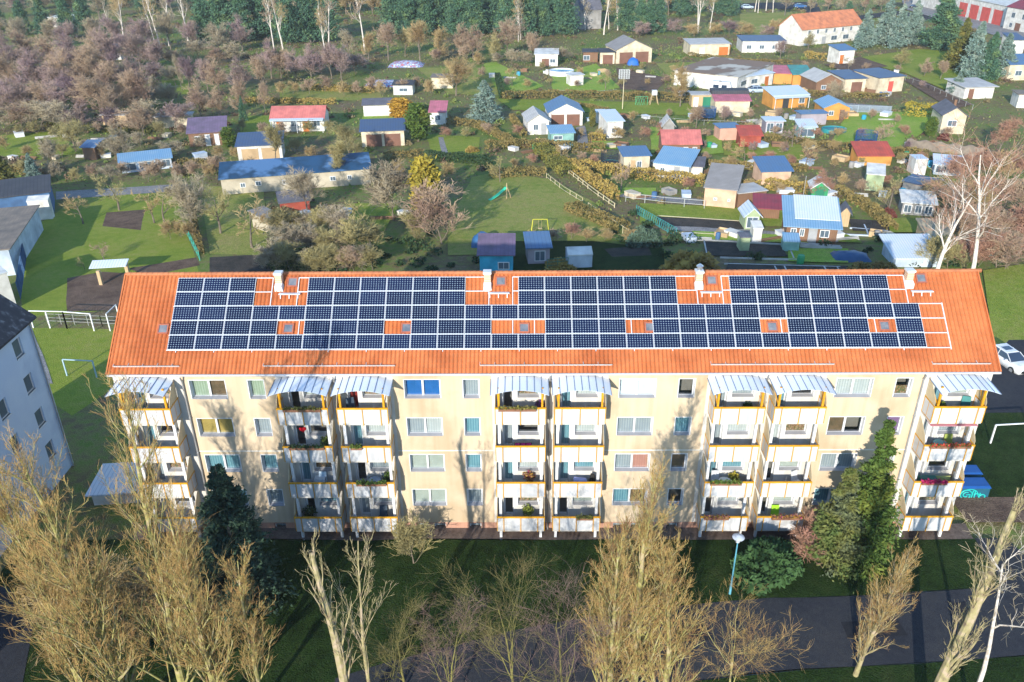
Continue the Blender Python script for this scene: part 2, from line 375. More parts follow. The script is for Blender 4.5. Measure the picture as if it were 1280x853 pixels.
for a, b, white in ZONES:
    hs = []
    for k in range(4):
        for (c, d) in winA+winB:
            if a < c and d < b: hs.append((c, d, ZB+SH*k, ZT+SH*k))
        for x0 in STX:
            if a < x0+1 < b:
                hs.append((x0+.45, x0+1.08, 1.3+SH*k, ZT+SH*k)); hs.append((x0+1.36, x0+2.71, ZB+.05+SH*k, ZT+SH*k))
    part(wall(a, b, .73, 12.35, hs), 'facade_wall', M_WHITEW if white else M_CREAM)
bh = []
for s in range(4):
    for dx in (0.12, 1.3, 3.70): bh.append((XA+P*s+dx, XA+P*s+dx+.78, .1, .64))
part(wall(2.13, 55.99, -.2, .728, bh, .02, .2), 'plinth', M_PLINTH)
mb = MB(); mb.add([(2.13, 0, 0), (2.13, 10.2, 0), (2.13, 10.2, 12.4), (2.13, 4.99, 16.7), (2.13, 0, 12.4)], [(0, 4, 3, 2, 1)])
mb.add([(55.99, 0, 0), (55.99, 10.2, 0), (55.99, 10.2, 12.4), (55.99, 4.99, 16.7), (55.99, 0, 12.4)], [(0, 1, 2, 3, 4)])
mb.add([(2.13, 10.2, 0), (55.99, 10.2, 0), (55.99, 10.2, 12.4), (2.13, 10.2, 12.4)], [(0, 1, 2, 3)])
part(mb, 'gable_and_rear_wall', M_CREAM)
part(MB().box(2.2, 1.3, 0, 55.9, 1.4, 12.3), 'inner_wall', simple('inner_wall_paint', (.25, .23, .2), .9))
mb = MB()
for k in range(1, 4): mb.box(2.2, .3, .95+SH*k, 55.9, 1.3, 1.15+SH*k)
part(mb, 'storey_floor', M_DARK)
for a, b, white in ZONES:
    if not white: part(MB().box(a, -.018, 6.58, b, -.001, 6.66), 'band', simple('band_white', (.7, .68, .62)))
# curtains and blinds
def curt(nm, c, c2, per=.16, ax=0): return stripes(nm, c, c2, per, ax, .9, .45, tuple(v*.8 for v in c), 2)  # flat sheets: darker stripes paint in the shade of the folds
CUR = {'lace': curt('lace_curtain', (.62, .64, .60), (.45, .48, .46)), 'grey': curt('grey_curtain', (.42, .46, .46), (.30, .34, .36)),
       'white': simple('white_blind', (.80, .86, .84), .8), 'blue': simple('blue_blind', (.02, .16, .45), .7),
       'tan': simple('tan_blind', (.50, .36, .10), .8), 'brown': mat('brown_curtain', (.20, .13, .07), .9, (.12, .09, .05), 3),
       'teal': curt('teal_curtain', (.22, .42, .46), (.12, .28, .34)), 'dark': mat('dark_room', (.05, .05, .05), .9, (.13, .12, .10), 2),
       'green': curt('green_curtain', (.42, .50, .36), (.30, .38, .26)), 'pink': curt('pink_curtain', (.62, .30, .22), (.5, .24, .18)),
       'purple': simple('purple_blind', (.25, .14, .27), .8), 'red': curt('red_curtain', (.36, .03, .02), (.22, .02, .02)),
       'slat': curt('slatted_blind', (.52, .56, .48), (.38, .42, .36), .09, 2), 'plants': mat('window_plants', (.10, .14, .05), .9, (.35, .28, .15), 9, c3=(.30, .10, .05), lo=.42, hi=.58)}
PROTO = {}
def meshof(key, f, mt):
    if key not in PROTO:
        o = f(); me = o; PROTO[key] = me
        for q in (mt if isinstance(mt, list) else [mt]): me.materials.append(q)
    return PROTO[key]
def tomesh(mb, nm, smooth=False):
    me = bpy.data.meshes.new(nm); me.from_pydata(mb.v, [], mb.f); me.update()
    if smooth: me.polygons.foreach_set('use_smooth', [True]*len(me.polygons))
    return me
def framemesh(wd, ht, mull, fw=.07, border=True):
    m = MB(); m.box(0, 0, 0, wd, .07, fw); m.box(0, 0, ht-fw, wd, .07, ht); m.box(0, 0, fw, fw, .07, ht-fw); m.box(wd-fw, 0, fw, wd, .07, ht-fw)
    for u in mull: m.box(u-.065, -.004, fw, u+.065, .066, ht-fw)
    if not border: return m
    m.box(-.05, -.262, -.0, 0.0, -.205, ht+.05); m.box(wd, -.262, 0, wd+.05, -.205, ht+.05); m.box(0, -.262, ht, wd, -.205, ht+.05)
    m.box(.0, -.205, .0, .012, 0, ht); m.box(wd-.012, -.205, 0, wd, 0, ht)
    return m
def window(x, z, wd, ht, mull, cur, key, sill=True, y=.245):
    fr = link('window', meshof('F'+key, lambda: tomesh(framemesh(wd, ht, mull, border=key != 'basement'), 'window'), M_WHITE), blk, None, (OFF[0]+x, OFF[1]+y, z))
    link('pane', meshof('P'+key, lambda: tomesh(MB().add([(.02, .03, .02), (wd-.02, .03, .02), (wd-.02, .03, ht-.02), (.02, .03, ht-.02)], [(0, 1, 2, 3)]), 'pane'), M_GLASS), fr, None, (0, 0, 0))
    cs = cur if isinstance(cur, (list, tuple)) else [cur]
    n = len(cs)
    for i, c in enumerate(cs):
        if c == 'dark': continue
        me = meshof(f'C{key}{i}{n}{c}', lambda: tomesh(MB().box(.03+wd*i/n, .12, .03, wd*(i+1)/n-.03, .13, ht-.03) if c != 'plants' else MB().box(.05, .1, .03, wd-.05, .2, ht*.45), 'curtain'), CUR[c])
        link('curtain', me, fr, None, (0, 0, 0))
    if sill:
        s = MB().hexa([(0, -.285, -.02), (wd, -.285, -.02), (wd, 0, .03), (0, 0, .03)], [(0, -.285, .0), (wd, -.285, .0), (wd, 0, .06), (0, 0, .06)])
        link('sill', meshof('S'+key, lambda: tomesh(s, 'sill'), M_SILL), fr, None, (0, 0, 0))
    return fr
CA = {0: [['teal', 'teal'], ['teal', 'teal'], ['tan', 'tan'], ['green', 'brown']], 1: [['slat', 'slat'], ['slat', 'slat'], ['grey', 'lace'], ['blue', 'blue']],
      2: [['teal', 'brown'], ['grey', 'pink'], ['grey', 'grey'], ['white', 'white']], 3: [['teal', 'teal'], ['grey', 'grey'], ['brown', 'dark'], ['lace', 'lace']]}
CB = {0: ['grey', 'teal', 'grey', 'green'], 1: ['grey', 'teal', 'teal', 'grey'], 2: ['dark', 'brown', 'teal', 'dark'], 3: ['purple', 'plants', 'purple', 'plants']}
for s in range(4):
    for k in range(4):
        window(winA[s][0], ZB+SH*k, WA, ZT-ZB, [WA/2], CA[s][k], 'A'); window(winB[s][0], ZB+SH*k, WB, ZT-ZB, [], CB[s][k], 'B')
for (a, b, c, d) in bh: window(a, c, b-a, d-c, [], 'grey', 'basement', False, .20)
for i, x0 in enumerate(STX):
    for k in range(4):
        cc = random.choice(['lace', 'teal', 'grey', 'dark', 'slat', 'plants', 'plants'])
        window(x0+1.36, ZB+.05+SH*k, 1.35, ZT-ZB-.05, [], cc, 'balcony')
        dc = 'red' if (i, k) == (2, 3) else random.choice(['teal', 'dark', 'lace', 'grey', 'teal', 'dark'])
        d = window(x0+.45, 1.3+SH*k, .63, ZT-1.3, [], dc, 'door', False); d.name = 'balcony_door'
# ---- balconies
def balcony():
    W = SW; D = 1.35
    slab = MB().box(0, -D+.03, -.14, W, -.003, 0)
    rail = MB()
    rail.bar((-.03, -D-.02, 1.08), (W+.03, -D-.02, 1.08), .07, .11)
    for x in (0, W): rail.bar((x, -D, 1.08), (x, 0, 1.08), .06, .08); rail.bar((x, -D, .0), (x, 0, .0), .04, .05); rail.bar((x, -D, -.05), (x, -D, 1.08), .05); rail.bar((x, -.06, 0), (x, -.06, 1.08), .05)
    for u in (.43, W/2, W-.43): rail.bar((u, -D-.035, -.12), (u, -D-.035, 1.05), .05, .04)
    for x in (0, W): rail.bar((x, -D/2, 0), (x, -D/2, 1.08), .04, .04)
    pan = MB()
    for a, b in ((.02, .40), (.46, W/2-.03), (W/2+.03, W-.46), (W-.40, W-.02)): pan.box(a, -D-.015, .0, b, -D+.015, 1.02)
    for x in (0, W):
        for a, b in ((-D+.03, -D/2-.02), (-D/2+.02, -.08)): pan.box(x-.012, a, .03, x+.012, b, 1.03)
    return slab, rail, pan
def screens(x):
    m = MB(); W = SW; D = 1.35
    for x in (x,):
        prof = [(-D+.04, 1.13), (-.05, 1.13), (-.05, 2.45), (-.35, 2.3), (-.8, 1.95), (-1.15, 1.6), (-D+.04, 1.35)]
        n = len(prof); vs = [(x-.01, a, b) for a, b in prof]+[(x+.01, a, b) for a, b in prof]
        m.add(vs, [tuple(range(n))[::-1], tuple(range(n, 2*n))]+[(i, (i+1) % n, n+(i+1) % n, n+i) for i in range(n)])
    return m
slab, rail, pan = balcony(); scr = [screens(0), screens(SW)]
me_s, me_r, me_p = tomesh(slab, 'balcony'), tomesh(rail, 'rail'), tomesh(pan, 'parapet_panel'); me_cs = [tomesh(q, 'side_screen') for q in scr]
me_s.materials.append(M_WHITEW); me_r.materials.append(M_ORANGE); me_p.materials.append(M_PANEL); [q.materials.append(M_BEIGE) for q in me_cs]
me_ts = []
for x in (.22, SW-.22):
    tp = MB(); tp.box(x-.06, -1.30, 1.08, x+.06, -1.18, 2.45); tp.bar((x, -1.2, 1.1), (x-.22 if x < 1 else x+.22, -.1, 2.3), .05)
    me_t = tomesh(tp, 'canopy_post'); me_t.materials.append(M_ORANGE); me_ts.append(me_t)
pl = MB()
for x in (.22, SW-.22): pl.box(x-.09, -.94, 0, x+.09, -.76, 9.45)
for x0 in STX:
    for u in (.22, SW-.22): part(MB().box(x0+u-.085, -.94, 0, x0+u+.085, -.77, 9.55), 'balcony_column', M_WHITE)
    for k in range(4):
        b = link('balcony', me_s, blk, None, (OFF[0]+x0, OFF[1], 1.2+SH*k))
        link('rail', me_r, b); link('parapet_panel', me_p, b); [link('side_screen', q, b) for q in me_cs]
        if k == 3: [link('canopy_post', q, b) for q in me_ts]
# ---- arched canopies
def arcz(t): return .36*(1-(2*t-1)**2)
M_POLY = bpy.data.materials.new('canopy_sheet'); M_POLY.use_nodes = True
_n = M_POLY.node_tree.nodes; _l = M_POLY.node_tree.links
_b = _n['Principled BSDF']; _b.inputs['Base Color'].default_value = (.80, .86, .92, 1); _b.inputs['Roughness'].default_value = .25
_t = _n.new('ShaderNodeBsdfTransparent'); _t.inputs[0].default_value = (.8, .9, 1, 1); _m = _n.new('ShaderNodeMixShader'); _m.inputs[0].default_value = .93
_l.new(_t.outputs[0], _m.inputs[1]); _l.new(_b.outputs[0], _m.inputs[2]); _l.new(_m.outputs[0], _n['Material Output'].inputs[0])
M_RIB = simple('canopy_rib', (.16, .22, .34), .4)
cw, cd_ = 3.52, 1.8
sh = MB(); N = 24
for i in range(N):
    a, b = i/N, (i+1)/N; za, zb = arcz(a), arcz(b)
    sh.hexa([(a*cw, -cd_, za-.10), (b*cw, -cd_, zb-.10), (b*cw, -.003, zb), (a*cw, -.003, za)], [(a*cw, -cd_, za-.09), (b*cw, -cd_, zb-.09), (b*cw, -.003, zb+.01), (a*cw, -.003, za+.01)])
rb = MB()
for i in range(9):
    t = i/8; rb.bar((t*cw, -cd_-.02, arcz(t)-.08), (t*cw, -.003, arcz(t)+.025), .03, .04)
pu = MB()
for yy in (-.95, -1.7):
    for i in range(N):
        a, b = i/N, (i+1)/N; o = -.1*(-yy/cd_); pu.bar((a*cw, yy, arcz(a)+o-.03), (b*cw, yy, arcz(b)+o-.03), .04, .04)
me1, me2, me3 = tomesh(sh, 'canopy'), tomesh(rb, 'canopy_rib'), tomesh(pu, 'purlin')
me1.materials.append(M_POLY); me2.materials.append(M_RIB); me3.materials.append(simple('purlin_grey', (.4, .45, .55), .4))
for x0 in STX:
    dx = -.17 if x0 in (16.05, 29.30, 42.60) else (-.27 if x0 in (12.40, 25.67, 38.93) else -.22)
    if x0 == 2.80: dx = -.42
    if x0 == 52.2: dx = -.05
    c = link('canopy', me1, blk, None, (OFF[0]+x0+dx, OFF[1], 11.93)); link('canopy_rib', me2, c); link('purlin', me3, c)
# ---- downpipes, gutter
for x in (6.42, 15.78, 29.02, 42.28, 51.80):
    pz = MB().tube([(x, -.12, 0), (x, -.12, 11.9), (x, -.3, 12.25)], .05, 10)
    for k in range(5): pz.tube([(x, -.12, 1.15+SH*k*.96), (x, -.12, 1.22+SH*k*.96)], .075, 10)
    part(pz, 'downpipe', M_ZINC, smooth=False)
part(MB().tube([(1.95, YE-.06, ZE-.03), (56.24, YE-.06, ZE-.03)], .075, 10), 'gutter', mat('gutter_grey', (.5, .5, .52), .4, (.38, .39, .42), .5))
# ---- roof
M_TILE = mat('orange_roof_tiles', (.50, .145, .045), .8, (.42, .12, .04), .3, 0, c3=(.53, .17, .06), detail=8)
def tile_slope():
    px = .2565; nt_ = 212; sub = 6; nx = nt_*sub
    xs = 1.968+np.arange(nx+1)*(54.248/nx); ph = (np.arange(nx+1) % sub)/sub
    prof = .05*np.sin(np.pi*np.clip(ph/.72,0,1))-.035*(ph>.74)
    nc = 20; vs = []; hs = []
    for c in range(nc):
        a = 6.84*c/nc; b = 6.84*(c+1)/nc; vs += [a, b]; hs += [.035, .0]
    vs = np.array(vs); hs = np.array(hs)
    X, V = np.meshgrid(xs, vs); H = hs[:, None]+prof[None, :]
    rng = np.random.RandomState(3); jit = np.repeat(np.repeat(rng.uniform(-.004, .004, (nc, nt_)), 2, 0), sub, 1)
    H[:, :nx] += jit
    Y = YE+V*CR-H*SR; Z = ZE+V*SR+H*CR
    Vt = np.stack([X, Y, Z], -1).reshape(-1, 3); n1 = nx+1
    J, I = np.meshgrid(np.arange(len(vs)-1), np.arange(nx), indexing='ij'); a = J*n1+I
    return Vt, np.stack([a, a+1, a+n1+1, a+n1], -1).reshape(-1, 4)
V, Q = tile_slope()
streaks(M_TILE, .86, 1.6, .5)
roof = link('roof', npmesh('roof', V, Q), blk, M_TILE, OFF)
RPAR = roof
def rpart(mb, name, mt, **k): return mb.build(name, mt, roof, **k)
bs = MB(); bs.hexa([rp(1.97, 0, -.18), rp(56.21, 0, -.18), rp(56.21, 6.84, -.18), rp(1.97, 6.84, -.18)], [rp(1.97, 0, -.02), rp(56.21, 0, -.02), rp(56.21, 6.84, -.02), rp(1.97, 6.84, -.02)])
ry, rz = rp(0, 6.84)[1:]
bs.add([(1.97, ry, rz), (56.21, ry, rz), (56.21, 10.45, 12.3), (1.97, 10.45, 12.3)], [(0, 1, 2, 3)])
rpart(bs, 'roof_deck', M_TILE)
rd = MB()
x = 1.95
while x < 56.2:
    rd.tube([(x, ry, rz+.0), (x+.36, ry, rz+.012)], [.125, .14], 8); x += .345
rpart(rd, 'ridge_tiles', mat('ridge_tile', (.45, .17, .075), .75, (.33, .12, .055), 1.6))
for xx in (1.95, 56.23): rpart(MB().bar(rp(xx, 0, .03), rp(xx, 6.84, .03), .08, .16), 'verge', M_TILE)
for i, xs in enumerate([11.93, 25.15, 38.5, 51.7]):
    c = MB(); y0 = rp(0, 5.75)[1]; zb_ = rp(0, 5.6)[2]
    c.box(xs-.21, y0, zb_, xs+.21, y0+.45, 17.15)
    ch = rpart(c, 'chimney', stripes('chimney_brick', (.58, .36, .22), (.70, .60, .48), .12, 2, .9, .25, (.45, .30, .2), 3))
    MB().hexa([rp(xs-.27, 5.55, .04), rp(xs+.27, 5.55, .04), rp(xs+.27, 6.05, .04), rp(xs-.27, 6.05, .04)], [rp(xs-.22, 5.72, .40), rp(xs+.22, 5.72, .40), rp(xs+.22, 6.1, .28), rp(xs-.22, 6.1, .28)]).build('flashing', simple('flashing_white', (.75, .76, .76), .5), roof)
    MB().box(xs-.26, y0-.05, 17.13, xs+.26, y0+.5, 17.25).build('chimney_cap', M_WHITE, roof)
    if i == 2: MB().lathe([(.16, 0), (.16, .22), (.22, .24), (.22, .30), (.06, .42)], (xs, y0+.22, 17.25), 12).build('chimney_pot', simple('steel_pot', (.6, .65, .72), .3, .8), roof)
    b = MB(); b.bar(rp(xs+.05, 5.33, .18), rp(xs+1.4, 5.33, .18), .22, .05)
    for u in (.15, .7, 1.25): b.bar(rp(xs+u, 5.33, .15), rp(xs+u, 5.05, .04), .05, .05)
    b.build('roof_step', M_WHITE, roof)
def skylight(x, v, par):
    f = MB(); 
    for (a, b, c, d) in ((-.33, -.33, .33, -.25), (-.33, .25, .33, .33), (-.33, -.25, -.25, .25), (.25, -.25, .33, .25)):
        f.hexa([rp(x+a, v+b, .02), rp(x+c, v+b, .02), rp(x+c, v+d, .02), rp(x+a, v+d, .02)], [rp(x+a, v+b, .13), rp(x+c, v+b, .13), rp(x+c, v+d, .13), rp(x+a, v+d, .13)])
    f.build('skylight', mat('skylight_frame', (.42, .13, .07), .5, (.30, .10, .07), 2), par)
    MB().hexa([rp(x-.25, v-.25, .02), rp(x+.25, v-.25, .02), rp(x+.25, v+.25, .02), rp(x-.25, v+.25, .02)], [rp(x-.25, v-.25, .10), rp(x+.25, v-.25, .10), rp(x+.25, v+.25, .10), rp(x-.25, v+.25, .10)]).build('skylight_glass', mat('skylight_glass', (.10, .12, .15), .12, (.2, .2, .22), 2, spec=.8), par)
for x, v in [(4.98, 3.0), (12.80, 3.0), (20.15, 3.0), (27.46, 2.98), (35.25, 3.0), (42.8, 3.0), (49.72, 3.03), (12.75, 6.2), (26.0, 6.2), (39.35, 6.2), (52.56, 6.28)]: skylight(x, v, roof)
for a, b in [(2.3, 6.36), (11.5, 19.57), (24.75, 32.8), (38.8, 46.26), (52.2, 55.7)]:
    g = MB(); g.bar(rp(a, .50, .18), rp(b, .50, .18), .03); g.bar(rp(a, .50, .06), rp(b, .50, .06), .03)
    k = int((b-a)/.13)
    for i in range(k+1):
        xx = a+(b-a)*i/k; g.bar(rp(xx, .50, .05), rp(xx, .50, .18), .02)
    for i in range(int((b-a)/.9)+1): g.bar(rp(a+.9*i, .5, .16), rp(a+.9*i, .75, .03), .03)
    rpart(g, 'snow_guard', simple('snow_guard_metal', (.55, .5, .48), .5))
# ---- mounting rails
M_ALU = simple('white_aluminium', (.64, .66, .70), .4)
X0P, PP, V0, PV = 5.45, 1.6646, 1.57, .985
VR = [V0+PV*i for i in range(6)]
rm = MB()
for v in (VR[5], VR[4]):
    for a, b in ((5.45, 11.5), (13.15, 25.25), (26.75, 38.35), (39.95, 51.45)): rm.bar(rp(a, v, .10), rp(b, v, .10), .05, .05)
for v in VR[:4]: rm.bar(rp(5.40, v, .10), rp(53.52, v, .10), .05, .05)
for x in (11.5, 13.15, 25.25, 26.75, 38.35, 39.95, 51.45): rm.bar(rp(x, VR[3], .10), rp(x, VR[5], .10), .05, .05)
rm.bar(rp(53.52, V0-.12, .10), rp(53.52, VR[3]+.05, .10), .06, .05)
for x in (13.45, 26.75, 28.1, 34.1, 43.35, 49.15): rm.bar(rp(x, VR[1], .10), rp(x, VR[2], .10), .05, .05)
for i in range(20):
    rm.bar(rp(6+2.35*i, V0-.16, .09), rp(6+2.35*i, V0, .09), .04, .04)
tag(rm.build('mounting_rails', M_ALU), 'white aluminium mounting rails framing the panel gaps and chimneys on the orange roof', 'mounting rails')
# ---- solar panels
def cellmat():
    mt = bpy.data.materials.new('solar_cells'); mt.use_nodes = True
    n = mt.node_tree.nodes; l = mt.node_tree.links; b = n['Principled BSDF']
    b.inputs['Roughness'].default_value = .22; b.inputs['Specular IOR Level'].default_value = .10
    g = n.new('ShaderNodeTexCoord'); s = n.new('ShaderNodeSeparateXYZ'); l.new(g.outputs['Object'], s.inputs[0])
    def M(op, a, bb=0.0):
        q = n.new('ShaderNodeMath'); q.operation = op
        for i, v in enumerate((a, bb)):
            if isinstance(v, (int, float)): q.inputs[i].default_value = v
            else: l.new(v, q.inputs[i])
        return q.outputs[0]
    def dist(ax, off, per):   # distance to the nearest cell edge, in metres
        u = M('FRACT', M('DIVIDE', M('SUBTRACT', s.outputs[ax], off), per)); return M('MULTIPLY', M('MINIMUM', u, M('SUBTRACT', 1.0, u)), per)
    dx = dist(0, .045, .1575); dy = dist(1, .045, .1475)
    line = M('LESS_THAN', M('MINIMUM', dx, dy), .004); dia = M('LESS_THAN', M('ADD', dx, dy), .030)
    mk = M('MAXIMUM', M('MULTIPLY', line, .30), M('MULTIPLY', dia, .8))
    oi = n.new('ShaderNodeObjectInfo'); r = n.new('ShaderNodeValToRGB')
    r.color_ramp.elements[0].color = (.003, .006, .024, 1); r.color_ramp.elements[1].color = (.005, .012, .050, 1)
    t = n.new('ShaderNodeTexNoise'); t.inputs['Scale'].default_value = 1.2; l.new(g.outputs['Object'], t.inputs['Vector'])
    l.new(M('ADD', M('MULTIPLY', oi.outputs['Random'], .6), M('MULTIPLY', t.outputs['Fac'], .4)), r.inputs[0])
    mx = n.new('ShaderNodeMix'); mx.data_type = 'RGBA'; l.new(mk, mx.inputs[0]); l.new(r.outputs[0], mx.inputs[6]); mx.inputs[7].default_value = (.40, .52, .66, 1)
    l.new(mx.outputs[2], b.inputs['Base Color']); return mt
pw, ph = PP-.022, PV-.022
fr = MB(); f_ = .022
fr.box(0, 0, 0, pw, f_, .04); fr.box(0, ph-f_, 0, pw, ph, .04); fr.box(0, f_, 0, f_, ph-f_, .04); fr.box(pw-f_, f_, 0, pw, ph-f_, .04)
me_f = tomesh(fr, 'panel_frame'); me_f.materials.append(M_ALU)
me_g = tomesh(MB().box(f_, f_, .005, pw-f_, ph-f_, .034), 'solar_cells'); me_g.materials.append(cellmat())
ROWN = {4: 'top', 3: 'second', 2: 'middle', 1: 'fourth', 0: 'bottom'}
cols = {4: [(0, 3), (5, 11), (13, 19), (21, 27)], 3: [(0, 3), (5, 11), (13, 19), (21, 27)], 2: [(0, 28)], 1: [(0, 4), (5, 8), (9, 12), (14, 17), (18, 22), (23, 26), (27, 28)], 0: [(0, 28)]}
for row in range(5):
    n_ = 0
    for a, b in cols[row]:
        for c in range(a, b):
            p = thing('solar_panel', f"blue solar panel in the {ROWN[row]} row of the roof array, {ORD[n_]} from the left", 'solar panel',
                      rp(X0P+PP*c+.011, VR[row]+.011, .125), 0, 'solar panels on the orange roof')
            p.rotation_euler = (R40, 0, 0); link('panel_frame', me_f, p); link('solar_cells', me_g, p); n_ += 1
# ---------------------------------------------------------------- trees
def norm(a): return a/np.maximum(np.linalg.norm(a, axis=-1, keepdims=True), 1e-9)
class Tree:
    def __init__(s, seed): s.r = np.random.RandomState(seed)
    def grow(s, S, D, L, R, k=4, jit=.15, up=0.0, taper=.35):
        P = [S]; d = D.copy(); p = S.copy()
        for i in range(k):
            d = norm(d+s.r.normal(0, jit, d.shape)+np.array([0, 0, up])); p = p+d*(L/k)[:, None]; P.append(p)
        P = np.stack(P, 1); t = np.linspace(0, 1, k+1); Rr = R[:, None]*(1-(1-taper)*t)[None]
        return P, Rr
    def kids(s, P, Rr, m, t0, t1, ang, angj, lf, lj=.25, rf=.55, tlen=0.0):
        n, k1, _ = P.shape; k = k1-1
        t = s.r.uniform(t0, t1, (n, m)); i = np.minimum((t*k).astype(int), k-1); fr = t*k-i
        idx = np.arange(n)[:, None]
        A = P[idx, i]; B = P[idx, i+1]; S = A+(B-A)*fr[..., None]; T = norm(B-A)
        az = s.r.normal(0, 1, T.shape); az = norm(az-T*np.sum(az*T, -1, keepdims=True))
        a = np.radians(ang+s.r.normal(0, angj, (n, m)))[..., None]; D = T*np.cos(a)+az*np.sin(a)
        L0 = np.sum(np.linalg.norm(P[:, 1:]-P[:, :-1], axis=-1), 1)
        L = L0[:, None]*lf*(1-tlen*t)*(1+s.r.uniform(-lj, lj, (n, m))); R = Rr[idx, i]*rf
        return S.reshape(-1, 3), D.reshape(-1, 3), L.ravel(), R.ravel()
def tubes(lst):
    VV = []; QQ = []; off = 0
    for P, R, n in lst:
        N, K, _ = P.shape
        T = np.zeros_like(P); T[:, 1:-1] = P[:, 2:]-P[:, :-2]; T[:, 0] = P[:, 1]-P[:, 0]; T[:, -1] = P[:, -1]-P[:, -2]; T = norm(T)
        ref = np.where(np.abs(T[..., 2:3]) > .9, np.array([1., 0, 0]), np.array([0, 0, 1.])); U = norm(np.cross(T, ref)); W = np.cross(T, U)
        a = 2*np.pi*np.arange(n)/n
        V = P[:, :, None]+(U[:, :, None]*np.cos(a)[None, None, :, None]+W[:, :, None]*np.sin(a)[None, None, :, None])*R[:, :, None, None]
        VV.append(V.reshape(-1, 3)); I, J, Kk = np.meshgrid(np.arange(N), np.arange(K-1), np.arange(n), indexing='ij')
        b = off+I*K*n+J*n; Q = np.stack([b+Kk, b+(Kk+1) % n, b+n+(Kk+1) % n, b+n+Kk], -1).reshape(-1, 4); QQ.append(Q); off += N*K*n
    return np.concatenate(VV), np.concatenate(QQ)
def cards(C, size, r, stretch=1.6, dirs=None, flat=0.0):
    n = len(C); a = norm(dirs) if dirs is not None else norm(r.normal(0, 1, (n, 3)))
    b = r.normal(0, 1, (n, 3)); b = norm(b-a*np.sum(a*b, -1, keepdims=True))
    sz = (size*(.6+.8*r.rand(n)))[:, None]; A = a*sz*stretch/2; B = b*sz/2
    V = np.stack([C-A-B*.3, C-A*.2+B, C+A, C-A*.2-B], 1).reshape(-1, 3)
    return V, np.arange(4*n).reshape(-1, 4)
def bark(name, c, c2, c3=None, sc_=3, **k): return mat(name, c, .9, c2, sc_, .3, c3=c3, **k)
B_POP = bark('poplar_bark', (.40, .33, .20), (.17, .13, .08), (.33, .31, .10), 2.2)
B_TWIG = bark('poplar_twig', (.42, .25, .10), (.24, .13, .055), (.38, .26, .09), .9)
B_PTWIG = bark('pale_twig', (.42, .33, .23), (.20, .15, .10), (.33, .29, .14), 2.0)
B_OLV = bark('olive_bark', (.22, .19, .07), (.13, .10, .06), (.19, .18, .05))
B_GREY = bark('grey_bark', (.20, .16, .12), (.12, .10, .08))
B_BIRCH = bark('birch_bark', (.66, .60, .54), (.50, .42, .36), None, 5, lo=.5, hi=.62)
TW = {'darkolive': bark('dark_olive_twigs', (.17, .13, .06), (.10, .07, .04), (.16, .14, .05), .5), 'darkpink': bark('dark_reddish_twigs', (.17, .11, .10), (.11, .07, .07), (.2, .13, .11), .5),
      'purple': bark('purple_twigs', (.29, .205, .21), (.19, .13, .15), (.33, .24, .20), .25),
      'pink': bark('pinkish_twigs', (.35, .24, .17), (.25, .165, .125), (.38, .28, .19), .3),
      'olive': bark('olive_twigs', (.30, .26, .12), (.21, .18, .08), (.34, .29, .13), .3),
      'grey': bark('grey_twigs', (.32, .27, .20), (.22, .18, .13), (.36, .30, .20), .3),
      'red': bark('red_twigs', (.34, .18, .13), (.24, .13, .10), (.38, .22, .15), .3),
      'tan': bark('tan_twigs', (.36, .26, .12), (.28, .19, .09), (.40, .30, .15), .3)}
LF = {'mixgreen': mat('mixed_spruce_needles', (.10, .13, .08), .8, (.07, .12, .03), .5, c3=(.14, .15, .04)), 'juniper': mat('juniper_leaves', (.05, .12, .035), .8, (.08, .17, .055), .6, c3=(.04, .09, .03)),
      'pine': mat('pine_needles', (.07, .15, .07), .8, (.15, .23, .09), .35, c3=(.05, .12, .08)),
      'spruce': mat('spruce_needles', (.035, .075, .045), .8, (.06, .11, .06), .6, c3=(.03, .06, .04)),
      'bluespruce': mat('blue_spruce_needles', (.17, .25, .22), .8, (.26, .33, .28), .5, c3=(.13, .20, .17)),
      'green': mat('conifer_green', (.08, .13, .02), .8, (.15, .18, .03), .5, c3=(.06, .11, .02)),
      'gold': mat('golden_leaves', (.42, .24, .03), .8, (.32, .17, .02), .6, c3=(.50, .30, .04)),
      'olive': mat('olive_leaves', (.14, .14, .03), .8, (.22, .19, .04), .5, c3=(.10, .11, .03)),
      'hedge': mat('hedge_leaves', (.17, .13, .045), .9, (.10, .09, .03), .6, c3=(.22, .17, .06)),
      'ochre': mat('ochre_hedge', (.30, .21, .06), .9, (.22, .15, .05), .6, c3=(.35, .26, .07)),
      'yellow': mat('yellow_hedge', (.30, .25, .03), .9, (.22, .19, .03), .6, c3=(.36, .28, .04)),
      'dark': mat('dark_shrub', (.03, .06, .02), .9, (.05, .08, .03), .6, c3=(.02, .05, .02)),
      'teal': mat('grey_green_shrub', (.06, .11, .08), .9, (.10, .15, .10), .6),
      'maroon': mat('maroon_shrub', (.10, .03, .03), .9, (.15, .05, .04), .6)}
def trunkof(H, r0, seed, lean=(0, 0), jit=.03, k=8, taper=.15):
    t = Tree(seed); D = norm(np.array([[lean[0], lean[1], 1.]]))
    return t, t.grow(np.array([[0., 0, 0]]), D, np.array([H]), np.array([r0]), k, jit, .02, taper)
